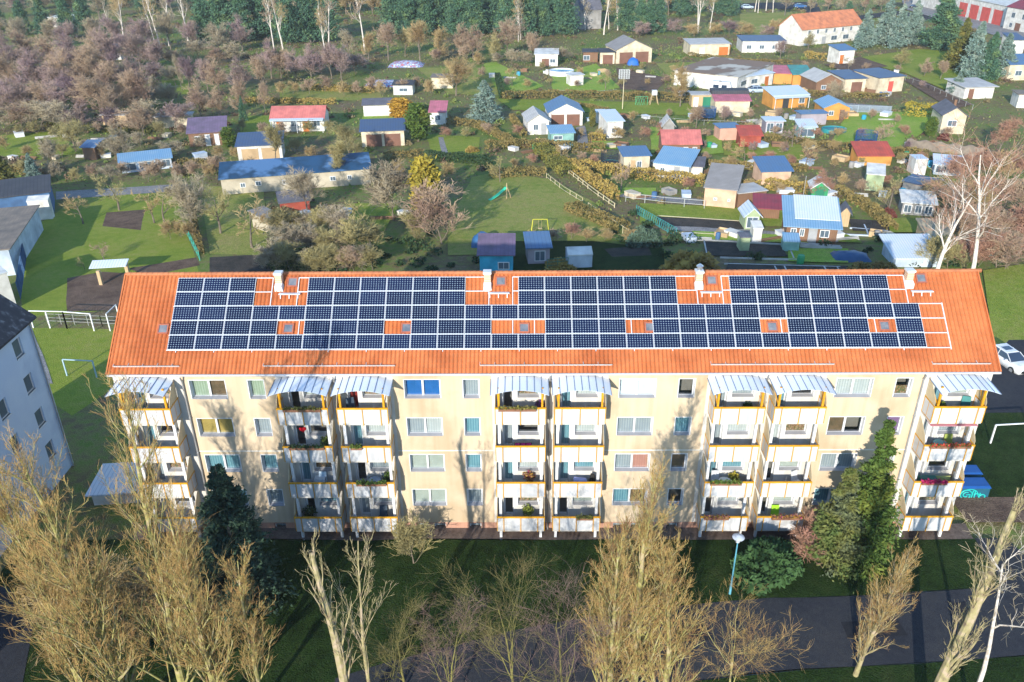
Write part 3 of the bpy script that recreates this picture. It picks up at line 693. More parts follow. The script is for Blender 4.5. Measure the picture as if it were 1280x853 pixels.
def decid(seed, H=8, r0=.14, spread=45, dens=1.0, tw=.012, low=.2, up=.12, lf=.55, wood=False):
    t, tr = trunkof(H*.75, r0, seed, (random.uniform(-.06, .06), 0), .06, 6, .25)
    l1 = t.grow(*t.kids(tr[0], tr[1], int(11*dens)+3, low, 1, spread, 10, lf, rf=.5, tlen=.35), 5, .12, up, .3)
    l2 = t.grow(*t.kids(l1[0], l1[1], 7, .2, 1, 38, 10, .5, rf=.5), 4, .16, up*.8, .35)
    l3 = t.grow(*t.kids(l2[0], l2[1], int(6*dens)+1, .2, 1, 35, 12, .55, rf=.55), 3, .18, up*.5, .5)
    l3 = (l3[0], np.maximum(l3[1], tw)); l4 = t.grow(*t.kids(l3[0], l3[1], 5, .15, 1, 32, 12, .6, rf=.8), 2, .2, up*.5, .6)
    l4 = (l4[0], np.maximum(l4[1], tw*.85))
    A, B = (tubes([(*tr, 7), (*l1, 5), (*l2, 4)]), tubes([(*l3, 3), (*l4, 3)])) if wood else (tubes([(*tr, 7), (*l1, 4)]), tubes([(*l2, 3), (*l3, 3), (*l4, 3)]))
    k = H/max(A[0][:, 2].max(), B[0][:, 2].max()); A[0][:, 2] *= k; B[0][:, 2] *= k
    return A, B
def poplar(seed, H=17, r0=.26, n1=46, low=.12, dens=1.0, lean=(0, 0), stub=False, ang=20, tw=.0055, lf=.34, n2=8):
    t, tr = trunkof(H*(.9 if not stub else .8), r0, seed, lean, .03, 10, .15 if not stub else .35)
    S, D, L, R = t.kids(tr[0], tr[1], n1, low, .97, ang+4, 7, lf, rf=.34, tlen=.62)
    l1 = t.grow(S, D, L, np.maximum(R, .024), 7, .07, .10, .2)
    l2 = t.grow(*t.kids(l1[0], l1[1], n2, .10, 1, ang+4, 7, .40, rf=.42, tlen=.3), 5, .10, .13, .35)
    l2 = (l2[0], np.maximum(l2[1], tw*1.3))
    l3 = t.grow(*t.kids(l2[0], l2[1], int(5*dens), .1, 1, 24, 8, .42, rf=.6), 3, .14, .10, .5)
    l3 = (l3[0], np.maximum(l3[1], tw)); l4 = t.grow(*t.kids(l3[0], l3[1], 2, .1, 1, 26, 9, .6, rf=.8), 2, .16, .08, .6)
    l4 = (l4[0], np.maximum(l4[1], tw*.8))
    A, B = tubes([(*tr, 9), (*l1, 5), (*l2, 4)]), tubes([(*l3, 3), (*l4, 3)])
    k = H/max(A[0][:, 2].max(), B[0][:, 2].max()); A[0][:, 2] *= k; B[0][:, 2] *= k
    return A, B
def conifer(seed, H=10, W=2.2, kind='cone', n=14000, size=.16, droop=-.15, low=.06):
    t, tr = trunkof(H, H*.016+.03, seed, (0, 0), .01, 8, .08); r = t.r
    m = int(46+H*7); tt = np.sort(r.uniform(low, .985, m)); z = tt*H
    if kind == 'cone': w = W*(1-tt)**.8*(.75+.5*r.rand(m))
    elif kind == 'thuja': w = W*np.sin(np.pi*np.clip(tt*.85+.12, 0, 1))**.7*(.85+.2*r.rand(m))
    else: w = W*(1.02-tt)**.65*np.clip(tt*3+.25, 0, 1)*(.45+.85*r.rand(m))   # pine: ragged high crown
    az = r.uniform(0, 2*np.pi, m); D = np.stack([np.cos(az), np.sin(az), np.full(m, droop)+.25*tt], -1)
    if kind == 'thuja': D[:, 2] = .9
    S = np.stack([np.zeros(m), np.zeros(m), z], -1)
    l1 = t.grow(S, norm(D), np.maximum(w, .15), np.full(m, .03), 4, .08, .03, .4)
    l2 = t.grow(*t.kids(l1[0], l1[1], 8, .15, 1, 50, 10, .42, rf=.5), 2, .15, 0, .5)
    P = np.concatenate([l1[0].reshape(-1, 5, 3)[:, 1:].reshape(-1, 3)]*2+[l2[0].reshape(-1, 3)]); Ax = np.concatenate([np.repeat(norm(l1[0][:, -1]-l1[0][:, 0]), 4, 0)]*2+[np.repeat(norm(l2[0][:, -1]-l2[0][:, 0]), 3, 0)])
    i = r.randint(0, len(P), n); sp = .10+.02*H
    C = P[i]+r.normal(0, 1, (n, 3))*np.array([sp, sp, sp*.6])*(.12+.88*np.clip(1.05-P[i][:, 2:3]/H, 0, 1) if kind == 'cone' else 1)
    V, Q = cards(C, np.full(n, size), r, 2.2, Ax[i]+r.normal(0, .5, (n, 3)))
    return tubes([(*tr, 7), (*l1, 3)]), (V, Q)
def bushmesh(seed, n=6000, size=.12, f=None):
    r = np.random.RandomState(seed); k = 26; c = norm(r.normal(0, 1, (k, 3)))*r.uniform(.25, .75, (k, 1)); c[:, 2] = np.abs(c[:, 2]); rad = r.uniform(.22, .42, k)
    i = r.randint(0, k, n); d = norm(r.normal(0, 1, (n, 3)))*(r.uniform(.55, 1.05, (n, 1))); C = c[i]+d*rad[i][:, None]; C[:, 2] = np.abs(C[:, 2])*.9
    return cards(C, np.full(n, size), r, 1.5, d+r.normal(0, .4, (n, 3)))
def treeobj(name, wood, fol, mw, mf, label, cat, loc, rz=0, group=None, sc_=1):
    o = thing(name, label, cat, loc, rz, group); o.scale = (sc_,)*3 if not isinstance(sc_, tuple) else sc_
    if wood is not None: link('trunk', wood, o); 
    if fol is not None: link('crown', fol, o)
    return o
def mk(key, fn, *mats):
    if key not in PROTO:
        a = fn(); PROTO[key] = [npmesh('part', *q) for q in a]
    return PROTO[key]
def vmesh(key, fn, mw, mf):
    k2 = (key, mw.name, mf.name)
    if k2 not in PROTO:
        base = mk(key, fn); out = []
        for b, q, nm in zip(base, (mw, mf), ('trunk', 'crown')):
            me = b.copy(); me.name = nm; me.materials.clear(); me.materials.append(q); out.append(me)
        PROTO[k2] = out
    return PROTO[k2]
USED = {}
def put(kind, x, y, h, label, name='bare_tree', cat='tree', group=None, wide=1.0, tone=None, z=0, px=True, var=None, rz=None):
    "one tree with its foot at photo position x, y and height h metres"
    loc = G(x, y) if px else (x, y, z); rnd = random.Random(int(x*13+y*7)); v = rnd.randrange(4) if var is None else var
    if kind == 'bare': ms = vmesh(('bare', v), lambda: decid(20+v, 8, .15, [46, 34, 28, 40][v], 1.3, .015, .2, [.12, .16, .22, .12][v], [.55, .48, .45, .5][v]), B_GREY, TW[tone or 'grey']); H = 8
    elif kind == 'scrub': v %= 3; ms = vmesh(('scrub', v), lambda: decid(50+v, 4, .05, 34, .9, .016, .02, .2, .8), B_GREY, TW[tone or 'grey']); H = 4
    elif kind == 'fruit': v %= 3; ms = vmesh(('fruit', v), lambda: decid(70+v, 5, .13, 58, .35, .018, .3, .08, .6), B_GREY, TW[tone or 'olive']); H = 5
    elif kind == 'birch': v %= 3; ms = vmesh(('birch', v), lambda: decid(60+v, 16, .20, 26, .35, .02, .3, .16, .34, True), B_BIRCH, TW[tone or 'grey']); H = 16
    elif kind == 'pine': v %= 3; ms = vmesh(('pine', v), lambda: conifer(80+v, 13, 3.3, 'pine', 20000, .24), B_GREY, LF[tone or 'pine']); H = 13
    elif kind == 'spruce': v %= 3; ms = vmesh(('spruce', v), lambda: conifer(90+v, 12, 3.0, 'cone', 18000, .24), B_GREY, LF[tone or 'bluespruce']); H = 12
    elif kind == 'thuja': v %= 2; ms = vmesh(('thuja', v), lambda: conifer(100+v, 6, 1.3, 'thuja', 9000, .20), B_GREY, LF[tone or 'green']); H = 6
    s = h/H
    return treeobj(name, ms[0], ms[1], None, None, label, cat, loc, rnd.uniform(0, 6.28) if rz is None else rz, group, (s*wide, s*wide, s))
def bush(x, y, w_, h, label, tone='dark', name='shrub', cat='shrub', group=None, px=True, n=6000, size=.12, var=0):
    key = ('bush', var, n, size)
    base = mk(key, lambda: [bushmesh(120+var, n, size)]); k2 = (key, tone)
    if k2 not in PROTO:
        me = base[0].copy(); me.materials.append(LF[tone]); PROTO[k2] = me
    o = link(name, PROTO[k2], None, None, G(x, y) if px else (x, y, 0)); o.scale = (w_/2, w_/2, h); tag(o, label, cat, group)
    return o
def hedge(pts, h, d, tone, label, name='hedge', px=True, dens=60, size=.22):
    P = [G(*p) for p in pts] if px else [(p[0], p[1], 0) for p in pts]; r = np.random.RandomState(int(abs(P[0][0])*10)); Vs = []; Qs = []; off = 0
    for a, b in zip(P, P[1:]):
        a = np.array(a); b = np.array(b); L = np.linalg.norm(b-a); u = (b-a)/L; v = np.array([-u[1], u[0], 0]); n = int(dens*L*(h+d)); n = min(n, 14000)
        t = r.rand(n)*L; s_ = (r.rand(n)-.5)*d; z = r.rand(n)*h*(.9+.2*np.sin(t*1.7+np.sin(t*.6)*2)); f = r.rand(n) < .5
        s_ = np.where(f, np.sign(s_)*d*(.42+.1*r.rand(n)), s_); z = np.where(~f, h*(.85+.2*r.rand(n))*(.94+.12*np.sin(t*1.3)), z)
        C = a+u*t[:, None]+v*s_[:, None]+np.array([0, 0, 1])*z[:, None]; V, Q = cards(C, np.full(n, size), r, 1.3); Vs.append(V); Qs.append(Q+off); off += len(V)
    loc = np.array(P[0]); me = npmesh(name, np.concatenate(Vs)-loc, np.concatenate(Qs)); return tag(link(name, me, None, LF[tone], P[0]), label, 'hedge')
random.seed(21)
# ---- foreground row of pruned poplars and other bare trees
FG = 'bare trees in the row in front of the block'
def fg(name, gen, x, y, label, mw=B_POP, mf=B_TWIG, cat='tree', rz=0):
    (a, b) = gen; o = thing(name, label, cat, (x, y, 0), rz, FG)
    link('trunk', npmesh('trunk', *a), o, mw); link('crown', npmesh('crown', *b), o, mf); return o
fg('poplar', poplar(1, 21.0, .24, 56, .03, .9, lf=.29), 9.35, -14.0, 'tallest yellow-brown bare poplar at the left, its thin tip beside the left end balconies')
fg('poplar', poplar(2, 19.6, .28, 72, .03, 1.0, lf=.32), 6.9, -15.2, 'yellow-brown bare poplar at the left, in front of the blue-grey house')
fg('poplar', poplar(21, 16.5, .26, 70, .03, 1.0, lf=.34), 4.4, -14.4, 'lower yellow-brown bare poplar at the very left edge of the row')
fg('poplar', poplar(3, 15.4, .22, 70, .03, 1.0, lf=.33), 11.3, -14.6, 'lower bushy bare poplar between the tallest left poplar and the dark spruce')
fg('poplar', poplar(4, 10.9, .14, 42, .05, 1.0, lf=.33), 13.4, -14.0, 'short slim bare poplar standing before the dark spruce at the left')
fg('poplar', poplar(5, 13.9, .30, 16, .3, .5, stub=True, ang=15, lf=.32, n2=5), 18.6, -16.0, 'pollarded poplar with a thick broken pale trunk and greenish upright shoots', B_PTWIG, B_PTWIG)
fg('poplar', poplar(55, 13.2, .13, 14, .25, .6, ang=15, lf=.34, n2=6), 19.8, -15.6, 'thin crooked pale poplar just right of the broken pollard trunk', B_PTWIG, B_PTWIG)
fg('poplar', poplar(6, 16.9, .26, 70, .03, 1.0, lf=.30), 33.1, -14.0, 'large golden-brown bare poplar right of centre, its tip over the third floor windows')
fg('poplar', poplar(16, 13.8, .20, 64, .03, 1.0, lf=.36), 31.7, -14.6, 'left lower stem of the large golden poplar clump right of centre')
fg('poplar', poplar(17, 12.9, .18, 60, .03, 1.0, lf=.38), 34.4, -14.8, 'right lower stem of the large golden poplar clump right of centre')
fg('poplar', poplar(7, 11.0, .15, 50, .06, .9, lf=.34), 45.5, -12.2, 'slender pale bare poplar at the right in front of the road', B_PTWIG, B_TWIG)
fg('poplar', poplar(8, 14.4, .34, 26, .2, .6, lean=(.22, .14), stub=True, ang=18, lf=.27, n2=8), 47.9, -15.2, 'thick leaning pollarded trunk with stubby shoots at the lower right corner', B_PTWIG, B_PTWIG)
fg('birch_tree', decid(9, 14, .15, 40, .25, .008, .3, .05, .36, True), 50.6, -14.6, 'white barked bare birch at the lower right corner, right of the leaning pollard', B_BIRCH, TW['grey'])
for i, (x, y, h, sd, lb) in enumerate([(26.8, -14.0, 10.4, 31, 'wide bare tree with green-tinged branches at the bottom centre over the road'), (23.5, -14.4, 7.6, 32, 'sparse bare tree at the bottom, left of the wide centre tree'),
                           (29.4, -14.2, 10.4, 33, 'bare tree with fine reddish twigs at the bottom, right of the wide centre tree'), (20.9, -13.0, 7.2, 34, 'small thin bare sapling just right of the pollarded pale poplars'),
                           (38.2, -14.2, 8.6, 35, 'low sprawling bare tree with long side branches right of the golden poplar')]):
    fg('bare_tree', decid(sd, h, .08, 34 if i < 4 else 50, .6, .0045, .12, .14, .62, True), x, y, lb, B_OLV if i < 4 else B_POP, [TW['darkolive'], TW['darkpink'], TW['darkpink'], TW['darkolive'], B_TWIG][i])
# conifers and shrubs on the front lawn
def fgc(name, gen, x, y, label, tone, cat='tree'):
    a, b = gen; o = thing(name, label, cat, (x, y, 0)); link('trunk', npmesh('trunk', *a), o, B_GREY); link('crown', npmesh('crown', *b), o, LF[tone])
fgc('spruce_tree', conifer(201, 10.4, 2.3, 'cone', 42000, .13, -.25), 10.3, -6.6, 'dark green spruce in front of the left facade beside the poplars', 'spruce')
fgc('cypress_tree', conifer(202, 10.9, 1.5, 'cone', 40000, .12, -.1, .02), 48.9, -2.9, 'tall green conifer in front of the right facade windows', 'green')
fgc('spruce_tree', conifer(203, 7.8, 1.55, 'cone', 30000, .12, -.1, .02), 47.0, -3.5, 'shorter grey-green spruce leaning against the tall conifer before the right facade', 'mixgreen')
bush(42.7, -4.2, 4.8, 3.2, 'round dark green juniper bush beside the lamp post on the lawn', 'juniper', px=False, n=22000, size=.12, var=1)
o = put('scrub', 45.7, -2.6, 3.6, 'dense brown leafless bush between the juniper and the green conifer', 'shrub', 'shrub', wide=1.1, tone='red', px=False, var=0)
put('scrub', 20.3, -3.4, 3.6, 'pale green-grey leafless shrub on the shaded lawn in front of the block', 'shrub', 'shrub', wide=1.1, tone='olive', px=False, var=1)
put('scrub', 4.6, -9.5, 6.0, 'orange-brown leafless thicket behind the left poplars', 'shrub', 'shrub', wide=1.3, tone='tan', px=False, var=2)
put('scrub', 6.8, -7.0, 4.6, 'brown leafless shrub between the left poplars and the left balconies', 'shrub', 'shrub', wide=1.2, tone='tan', px=False, var=0)
put('scrub', 0.8, -9.8, 5.4, 'orange-brown leafless shrub at the far left edge under the poplars', 'shrub', 'shrub', wide=1.3, tone='tan', px=False, var=1)
# big birch behind the right end of the roof
for (x, y, h, sd, lb) in [(77.0, 41.0, 19.5, 41, 'large white birch with spreading limbs behind the right end of the orange roof'), (72.8, 40.5, 14.0, 42, 'left smaller white birch stem behind the right end of the orange roof')]:
    (a, b) = decid(sd, h, .26, 32, .35, .014, .16, .10, .5, True); o = thing('birch_tree', lb, 'tree', (x, y, 0)); link('trunk', npmesh('trunk', *a), o, B_BIRCH); link('crown', npmesh('crown', *b), o, TW['red'])
# ---------------------------------------------------------------- sheds, garages and houses of the gardens
random.seed(5)
def C_(nm, c, c2=None, s=.8, r=.85): return mat(nm, c, r, tuple(v*.72 for v in (c2 or c)), s, detail=8, lo=.32, hi=.72)
WM = {'white': C_('shed_white', (.72, .70, .66), (.60, .57, .52)), 'cream': C_('shed_cream', (.66, .57, .42), (.55, .46, .33)), 'peach': C_('shed_peach', (.70, .46, .32), (.62, .40, .28)),
      'beige': C_('shed_beige', (.50, .44, .34), (.38, .33, .25), .5), 'brown': stripes('brown_boards', (.22, .12, .07), (.13, .07, .04), .22, 0, .85, .15), 'orange': stripes('orange_boards', (.60, .28, .06), (.42, .18, .04), .2, 0, .7, .15),
      'grey': C_('shed_grey', (.34, .33, .32), (.26, .25, .24)), 'teal': C_('shed_teal', (.25, .45, .40), (.18, .34, .32)), 'turq': C_('shed_turquoise', (.05, .42, .62), (.04, .34, .52)),
      'green': stripes('green_boards', (.02, .30, .12), (.01, .2, .08), .3, 0, .6, .12), 'red': C_('shed_red', (.36, .08, .05), (.28, .06, .05)), 'blue': C_('shed_blue', (.07, .16, .32), (.06, .12, .25)),
      'tan': stripes('tan_boards', (.52, .38, .22), (.38, .27, .15), .35, 0, .8, .15), 'salmon': C_('shed_salmon', (.60, .34, .26)), 'palegreen': C_('shed_pale_green', (.38, .46, .28), (.30, .38, .22)),
      'purpleg': C_('shed_mauve', (.36, .32, .36)), 'bluewhite': C_('shed_blue_white', (.50, .58, .68), (.40, .48, .58))}
def RS(nm, c, c2=None, s=.8, r=.85): return stripes(nm, c, tuple(v*.72 for v in c), .45, 0, r, .14, tuple(v*.62+.02 for v in (c2 or c)), .7)
RM = {'salmon': RS('roof_salmon', (.58, .17, .15), (.50, .13, .12), .6), 'navy': RS('roof_navy', (.045, .08, .17), (.07, .11, .2), .5, .5), 'blue': RS('roof_blue', (.07, .15, .29), (.10, .20, .36), .5, .5),
      'black': RS('roof_black', (.035, .04, .055), (.06, .065, .08), .5), 'grey': stripes('roof_grey', (.26, .25, .25), (.18, .17, .17), .35, 1, .9, .2, (.20, .19, .19)), 'lightgrey': stripes('roof_light_grey', (.48, .47, .46), (.36, .35, .35), .3, 0, .8, .25),
      'pale': stripes('roof_pale_sheet', (.50, .58, .68), (.38, .46, .56), .3, 0, .5, .25, (.58, .60, .62)), 'white': C_('roof_white', (.68, .68, .66), (.55, .54, .52)), 'red': RS('roof_red', (.42, .07, .05), (.33, .06, .04)),
      'pink': RS('roof_pink', (.46, .14, .20), (.40, .12, .16)), 'maroon': RS('roof_maroon', (.24, .035, .06), (.20, .03, .06)), 'purple': RS('roof_purple', (.17, .12, .20), (.13, .10, .16)),
      'teal': RS('roof_teal', (.05, .26, .26), (.06, .22, .22)), 'slate': RS('roof_slate', (.13, .13, .16), (.09, .09, .11)), 'orange': RS('roof_orange', (.62, .22, .10), (.52, .17, .08)), 'brown': RS('roof_brown', (.24, .19, .15), (.17, .14, .12)),
      'rust': mat('roof_rusty_felt', (.22, .15, .11), .95, (.48, .44, .38), .18, c3=(.20, .15, .12), lo=.45, hi=.58), 'steel': stripes('roof_steel_blue', (.16, .30, .46), (.10, .22, .36), .3, 0, .45, .25, (.22, .34, .46)), 'green': C_('roof_green', (.04, .30, .12)),
      'patch': mat('roof_patched_blue', (.02, .07, .15), .5, (.08, .17, .32), .16, c3=(.015, .045, .09), lo=.44, hi=.56), 'tan': RS('roof_tan', (.42, .34, .22), (.34, .27, .18))}
OM = {'b': C_('door_brown', (.20, .10, .07)), 'o': C_('door_orange', (.52, .16, .04)), 't': C_('door_tan', (.50, .35, .20)), 'r': C_('door_red', (.60, .10, .08)), 'w': M_WHITE, 'k': C_('opening_dark', (.04, .045, .05)), 'g': C_('door_green', (.03, .2, .12)), 'y': C_('door_grey', (.35, .36, .38))}
M_FARGLASS = simple('far_glass', (.10, .14, .18), .1, spec=.8)
def house(name, lab, cat, fp, D, H, roof, rise, wm, rmat, ops=(), over=.3, px=True, extra=None, group=None, chim=False):
    A = Vector(G(*fp[:2]) if px else (fp[0], fp[1], 0)); B = Vector(G(*fp[2:]) if px else (fp[2], fp[3], 0)); W = (B-A).length; a = math.atan2(B.y-A.y, B.x-A.x)
    root = thing(name, lab, cat, tuple((A+B)/2), a, group); h = W/2
    wm = WM[wm]; rm_ = RM[rmat]
    wl = MB(); rf = MB(); o = over; th = .12
    if roof in ('flat', 'mono', 'monob'):
        zf, zb = (H, H) if roof == 'flat' else ((H, H+rise) if roof == 'mono' else (H+rise, H))
        wl.hexa([(-h, 0, -.1), (h, 0, -.1), (h, D, -.1), (-h, D, -.1)], [(-h, 0, zf), (h, 0, zf), (h, D, zb), (-h, D, zb)])
        s = (zb-zf)/D; z0, z1 = zf-o*s+.003, zb+o*s+.003
        rf.hexa([(-h-o, -o, z0), (h+o, -o, z0), (h+o, D+o, z1), (-h-o, D+o, z1)], [(-h-o, -o, z0+th), (h+o, -o, z0+th), (h+o, D+o, z1+th), (-h-o, D+o, z1+th)])
    elif roof == 'gx':
        wl.hexa([(-h, 0, -.1), (h, 0, -.1), (h, D, -.1), (-h, D, -.1)], [(-h, 0, H), (h, 0, H), (h, D, H), (-h, D, H)])
        wl.add([(-h, 0, H), (-h, D, H), (-h, D/2, H+rise), (h, 0, H), (h, D, H), (h, D/2, H+rise)], [(0, 2, 1), (3, 4, 5)])
        s = rise/(D/2); zf = H-o*s+.004
        for sg in (0, 1):
            y0, y1 = (-o, D/2) if sg == 0 else (D+o, D/2)
            P = [(-h-o, y0, zf), (h+o, y0, zf), (h+o, y1, H+rise+.004), (-h-o, y1, H+rise+.004)]
            if sg: P = P[::-1]
            rf.hexa(P, [(p[0], p[1], p[2]+th) for p in P])
    else:
        wl.hexa([(-h, 0, -.1), (h, 0, -.1), (h, D, -.1), (-h, D, -.1)], [(-h, 0, H), (h, 0, H), (h, D, H), (-h, D, H)])
        wl.add([(-h, 0, H), (h, 0, H), (0, 0, H+rise), (-h, D, H), (h, D, H), (0, D, H+rise)], [(0, 1, 2), (4, 3, 5)])
        s = rise/h; ze = H-o*s+.004
        for sg in (-1, 1):
            P = [(sg*(h+o), -o, ze), (0, -o, H+rise+.004), (0, D+o, H+rise+.004), (sg*(h+o), D+o, ze)]
            if sg == 1: P = P[::-1]
            rf.hexa(P, [(p[0], p[1], p[2]+th) for p in P])
    wl.build('wall', wm, root); ro = rf.build('roof', rm_, root)
    if chim: MB().box(h*.3, D*.55, H, h*.3+.4, D*.55+.4, H+rise+.6).build('chimney', WM['brown'], ro)
    for q in ops:
        k, u0, u1, z0, z1 = q[:5]; x0, x1 = -h+u0*W, -h+u1*W
        if k == 'w':
            f = MB().box(x0, -.035, z0, x1, -.002, z1).build('window', M_WHITE, root); e = .09
            MB().box(x0+e, -.05, z0+e, (x0+x1)/2-.03, -.036, z1-e).box((x0+x1)/2+.03, -.05, z0+e, x1-e, -.036, z1-e).build('pane', M_FARGLASS, f)
        else:
            f = MB().box(x0, -.04, z0, x1, -.002, z1)
            f.box(x0-.07, -.06, z0, x0, -.003, z1+.07).box(x1, -.06, z0, x1+.07, -.003, z1+.07)
            f.build('garage_door' if k == 'g' else 'door', OM[q[5]], root)
    if extra: extra(root, W, h, D, H)
    return root
H_ = house
def ex_canopy(mt, z, dep, post=True):
    def f(root, W, h, D, H):
        c = MB().hexa([(-h-.1, -dep, z-.25), (h+.1, -dep, z-.25), (h+.1, -.05, z), (-h-.1, -.05, z)], [(-h-.1, -dep, z-.17), (h+.1, -dep, z-.17), (h+.1, -.05, z+.08), (-h-.1, -.05, z+.08)]).build('porch_roof', RM[mt], root)
        if post:
            for x in (-h+.1, 0, h-.1): MB().box(x-.05, -dep+.05, 0, x+.05, -dep+.15, z-.26).build('post', M_WHITE, root)
    return f
H_('bungalow', 'white bungalow with dusty pink roof, pale blue porch roof and orange doors', 'house', (341, 165, 406, 164), 5.5, 2.5, 'gx', 1.5, 'white', 'salmon', [('d', .10, .20, 0, 2, 'o'), ('w', .36, .50, .9, 2), ('d', .60, .70, 0, 2, 'o'), ('w', .80, .93, .9, 2)], extra=ex_canopy('pale', 2.45, 1.3))
H_('garage', 'white double garage with dark blue roof and two tan doors, left of centre', 'garage', (299, 203, 354, 200), 5.5, 2.6, 'mono', .7, 'white', 'navy', [('g', .1, .45, 0, 2.1, 't'), ('g', .55, .92, 0, 2.1, 't')])
H_('garage', 'cream double garage with dark blue roof and two brown doors beside the green thuja', 'garage', (453, 184, 506, 182), 5, 2.7, 'mono', .7, 'cream', 'navy', [('g', .12, .46, 0, 2.1, 'b'), ('g', .54, .9, 0, 2.1, 'b')])
H_('garage_row', 'long low beige garage row with patchy blue roof left of the bare trees', 'garage', (279, 244, 464, 230), 4.5, 2.4, 'mono', 1.0, 'beige', 'patch', [('w', .12, .155, .9, 1.6), ('w', .22, .26, 1.0, 1.7), ('w', .40, .44, .9, 1.6), ('w', .55, .58, .9, 1.6), ('w', .72, .76, .9, 1.6), ('w', .84, .87, .9, 1.6)])
H_('garden_house', 'small white garden house with purple-pink roof right of the green thuja', 'garden house', (538, 156, 557, 156), 3.5, 2.4, 'mono', 1.1, 'white', 'pink', [('w', .3, .7, .8, 1.8)])
H_('shed', 'long low white shed with grey panelled roof left of the yellow-orange shrub', 'shed', (455, 146, 489, 145), 3, 2.2, 'mono', .5, 'white', 'slate')
H_('shed', 'small white hut with flat black roof at the edge of the wasteland', 'shed', (492, 119, 516, 119), 3.5, 2.1, 'mono', .3, 'white', 'black', [('w', .3, .75, .7, 1.5)])
H_('shed', 'cream flat-roofed shed by the thick bare tree trunk, left of the gardens', 'shed', (540, 111, 566, 111), 4, 2.4, 'flat', 0, 'cream', 'brown')
H_('garden_house', 'brown wooden house with purple front roof and white rear strip on the left', 'garden house', (238, 184, 284, 181), 5, 2.4, 'mono', 1.3, 'brown', 'purple', [('d', .44, .56, 0, 2, 'w'), ('w', .15, .32, .8, 1.8), ('d', .7, .8, 0, 2, 'w')])
H_('shed', 'long low cream shed behind the brown house with the purple roof', 'shed', (196, 161, 240, 159), 3, 2.1, 'flat', 0, 'cream', 'lightgrey')
H_('shed', 'tan hut half hidden under the bare trees at the left', 'shed', (130, 159, 160, 159), 3, 2.2, 'flat', 0, 'tan', 'lightgrey', [('d', .1, .3, 0, 1.9, 'k')])
H_('shed', 'small blue roofed hut with orange posts at the left among the fruit trees', 'shed', (106, 200, 121, 200), 2.5, 2.1, 'mono', .4, 'brown', 'blue')
H_('greenhouse', 'long pale blue and white glazed frame beside the path at the left', 'greenhouse', (153, 217, 216, 210), 2.6, 1.7, 'mono', .6, 'bluewhite', 'steel', [('w', .02, .3, .3, 1.5), ('w', .35, .6, .3, 1.5), ('w', .8, .98, .3, 1.5)])
H_('garage_row', 'dark felt roofed garage row at the left edge, its roof nearest the path', 'garage', (-45, 281, 68, 266), 6, 3.0, 'mono', .6, 'blue', 'black')
H_('garage_row', 'long grey flat roofed building running down the left edge behind the blue fence', 'garage', (-38, 350, 20, 344), 15.5, 3.2, 'flat', 0, 'bluewhite', 'brown')
H_('shed', 'white walled lean-to between the black roof and the shaded lawn at the left', 'shed', (40, 276, 66, 274), 1.2, 2.6, 'mono', .3, 'white', 'white', over=.05)
H_('garage', 'pale blue-white garage with stepped walls at the left edge above the blue-grey house', 'garage', (-30, 400, 22, 385), 4.5, 4.0, 'flat', 0, 'white', 'white', over=.1)
H_('garage', 'white double garage with bright blue gable roof in the middle of the gardens', 'garage', (686, 158, 728, 157), 7, 2.6, 'gy', 1.5, 'white', 'blue', [('g', .08, .44, 0, 2.1, 'b'), ('g', .54, .9, 0, 2.1, 'b')])
H_('garden_house', 'small white gable house with mottled grey roof beside the blue gable garage', 'garden house', (660, 169, 686, 168), 6.5, 2.4, 'gy', 1.2, 'white', 'lightgrey', [('w', .25, .5, .8, 1.9), ('d', .65, .85, 0, 2, 'y')])
H_('shed', 'pale teal shed with blue-grey flat roof in front of the blue gable garage', 'shed', (689, 183, 717, 182), 4, 2.2, 'mono', .3, 'teal', 'steel', [('w', .1, .5, 1.1, 1.8)])
H_('garden_house', 'white garden house with pale blue sheet roof right of the blue gable garage', 'garden house', (759, 173, 778, 172), 6, 2.9, 'mono', .6, 'white', 'pale', [('w', .25, .8, .9, 1.8)])
H_('tool_shed', 'tiny white tool shed left of the pale blue roofed white house', 'shed', (745, 154, 755, 154), 2, 2, 'flat', 0, 'white', 'pale')
H_('garden_house', 'white flat-roofed cabin with brown terrace near the blue pool', 'garden house', (669, 83, 697, 83), 6, 2.9, 'mono', .4, 'white', 'white', [('d', .3, .6, 0, 1.8, 'b'), ('w', .65, .9, .8, 1.8)])
H_('shed', 'small white box shed right of the blue pool', 'shed', (713, 108, 729, 107), 3, 2.3, 'flat', 0, 'white', 'white')
H_('garage', 'large cream double garage with grey gable roof and two dark brown doors', 'garage', (770, 80, 814, 78), 9, 3.4, 'gy', 2.2, 'cream', 'grey', [('g', .1, .45, 0, 2.7, 'b'), ('g', .55, .9, 0, 2.7, 'b')])
H_('garage', 'low cream garage with black flat roof attached left of the grey gable garage', 'garage', (750, 80, 768, 80), 6, 2.8, 'flat', 0, 'cream', 'black', [('g', .2, .85, 0, 2.2, 'b')])
H_('shed', 'brown shed with dark roof and white trellis left of the cream garages', 'shed', (729, 78, 747, 78), 5, 2.5, 'flat', 0, 'brown', 'black', [('w', .0, .45, .5, 1.7)])
H_('garage', 'long cream flat-roofed shed with orange door at the upper right', 'garage', (862, 70, 911, 69), 7, 2.9, 'mono', .4, 'cream', 'lightgrey', [('d', .25, .36, 0, 2, 'w'), ('d', .74, .96, 0, 2.1, 'o')])
H_('garden_house', 'brown stone bungalow with salmon pink gable roof in the middle of the gardens', 'garden house', (828, 196, 874, 196), 5.5, 2.2, 'gx', 1.5, 'brown', 'salmon', [('w', .55, .68, .8, 1.6), ('w', .8, .92, .8, 1.6)])
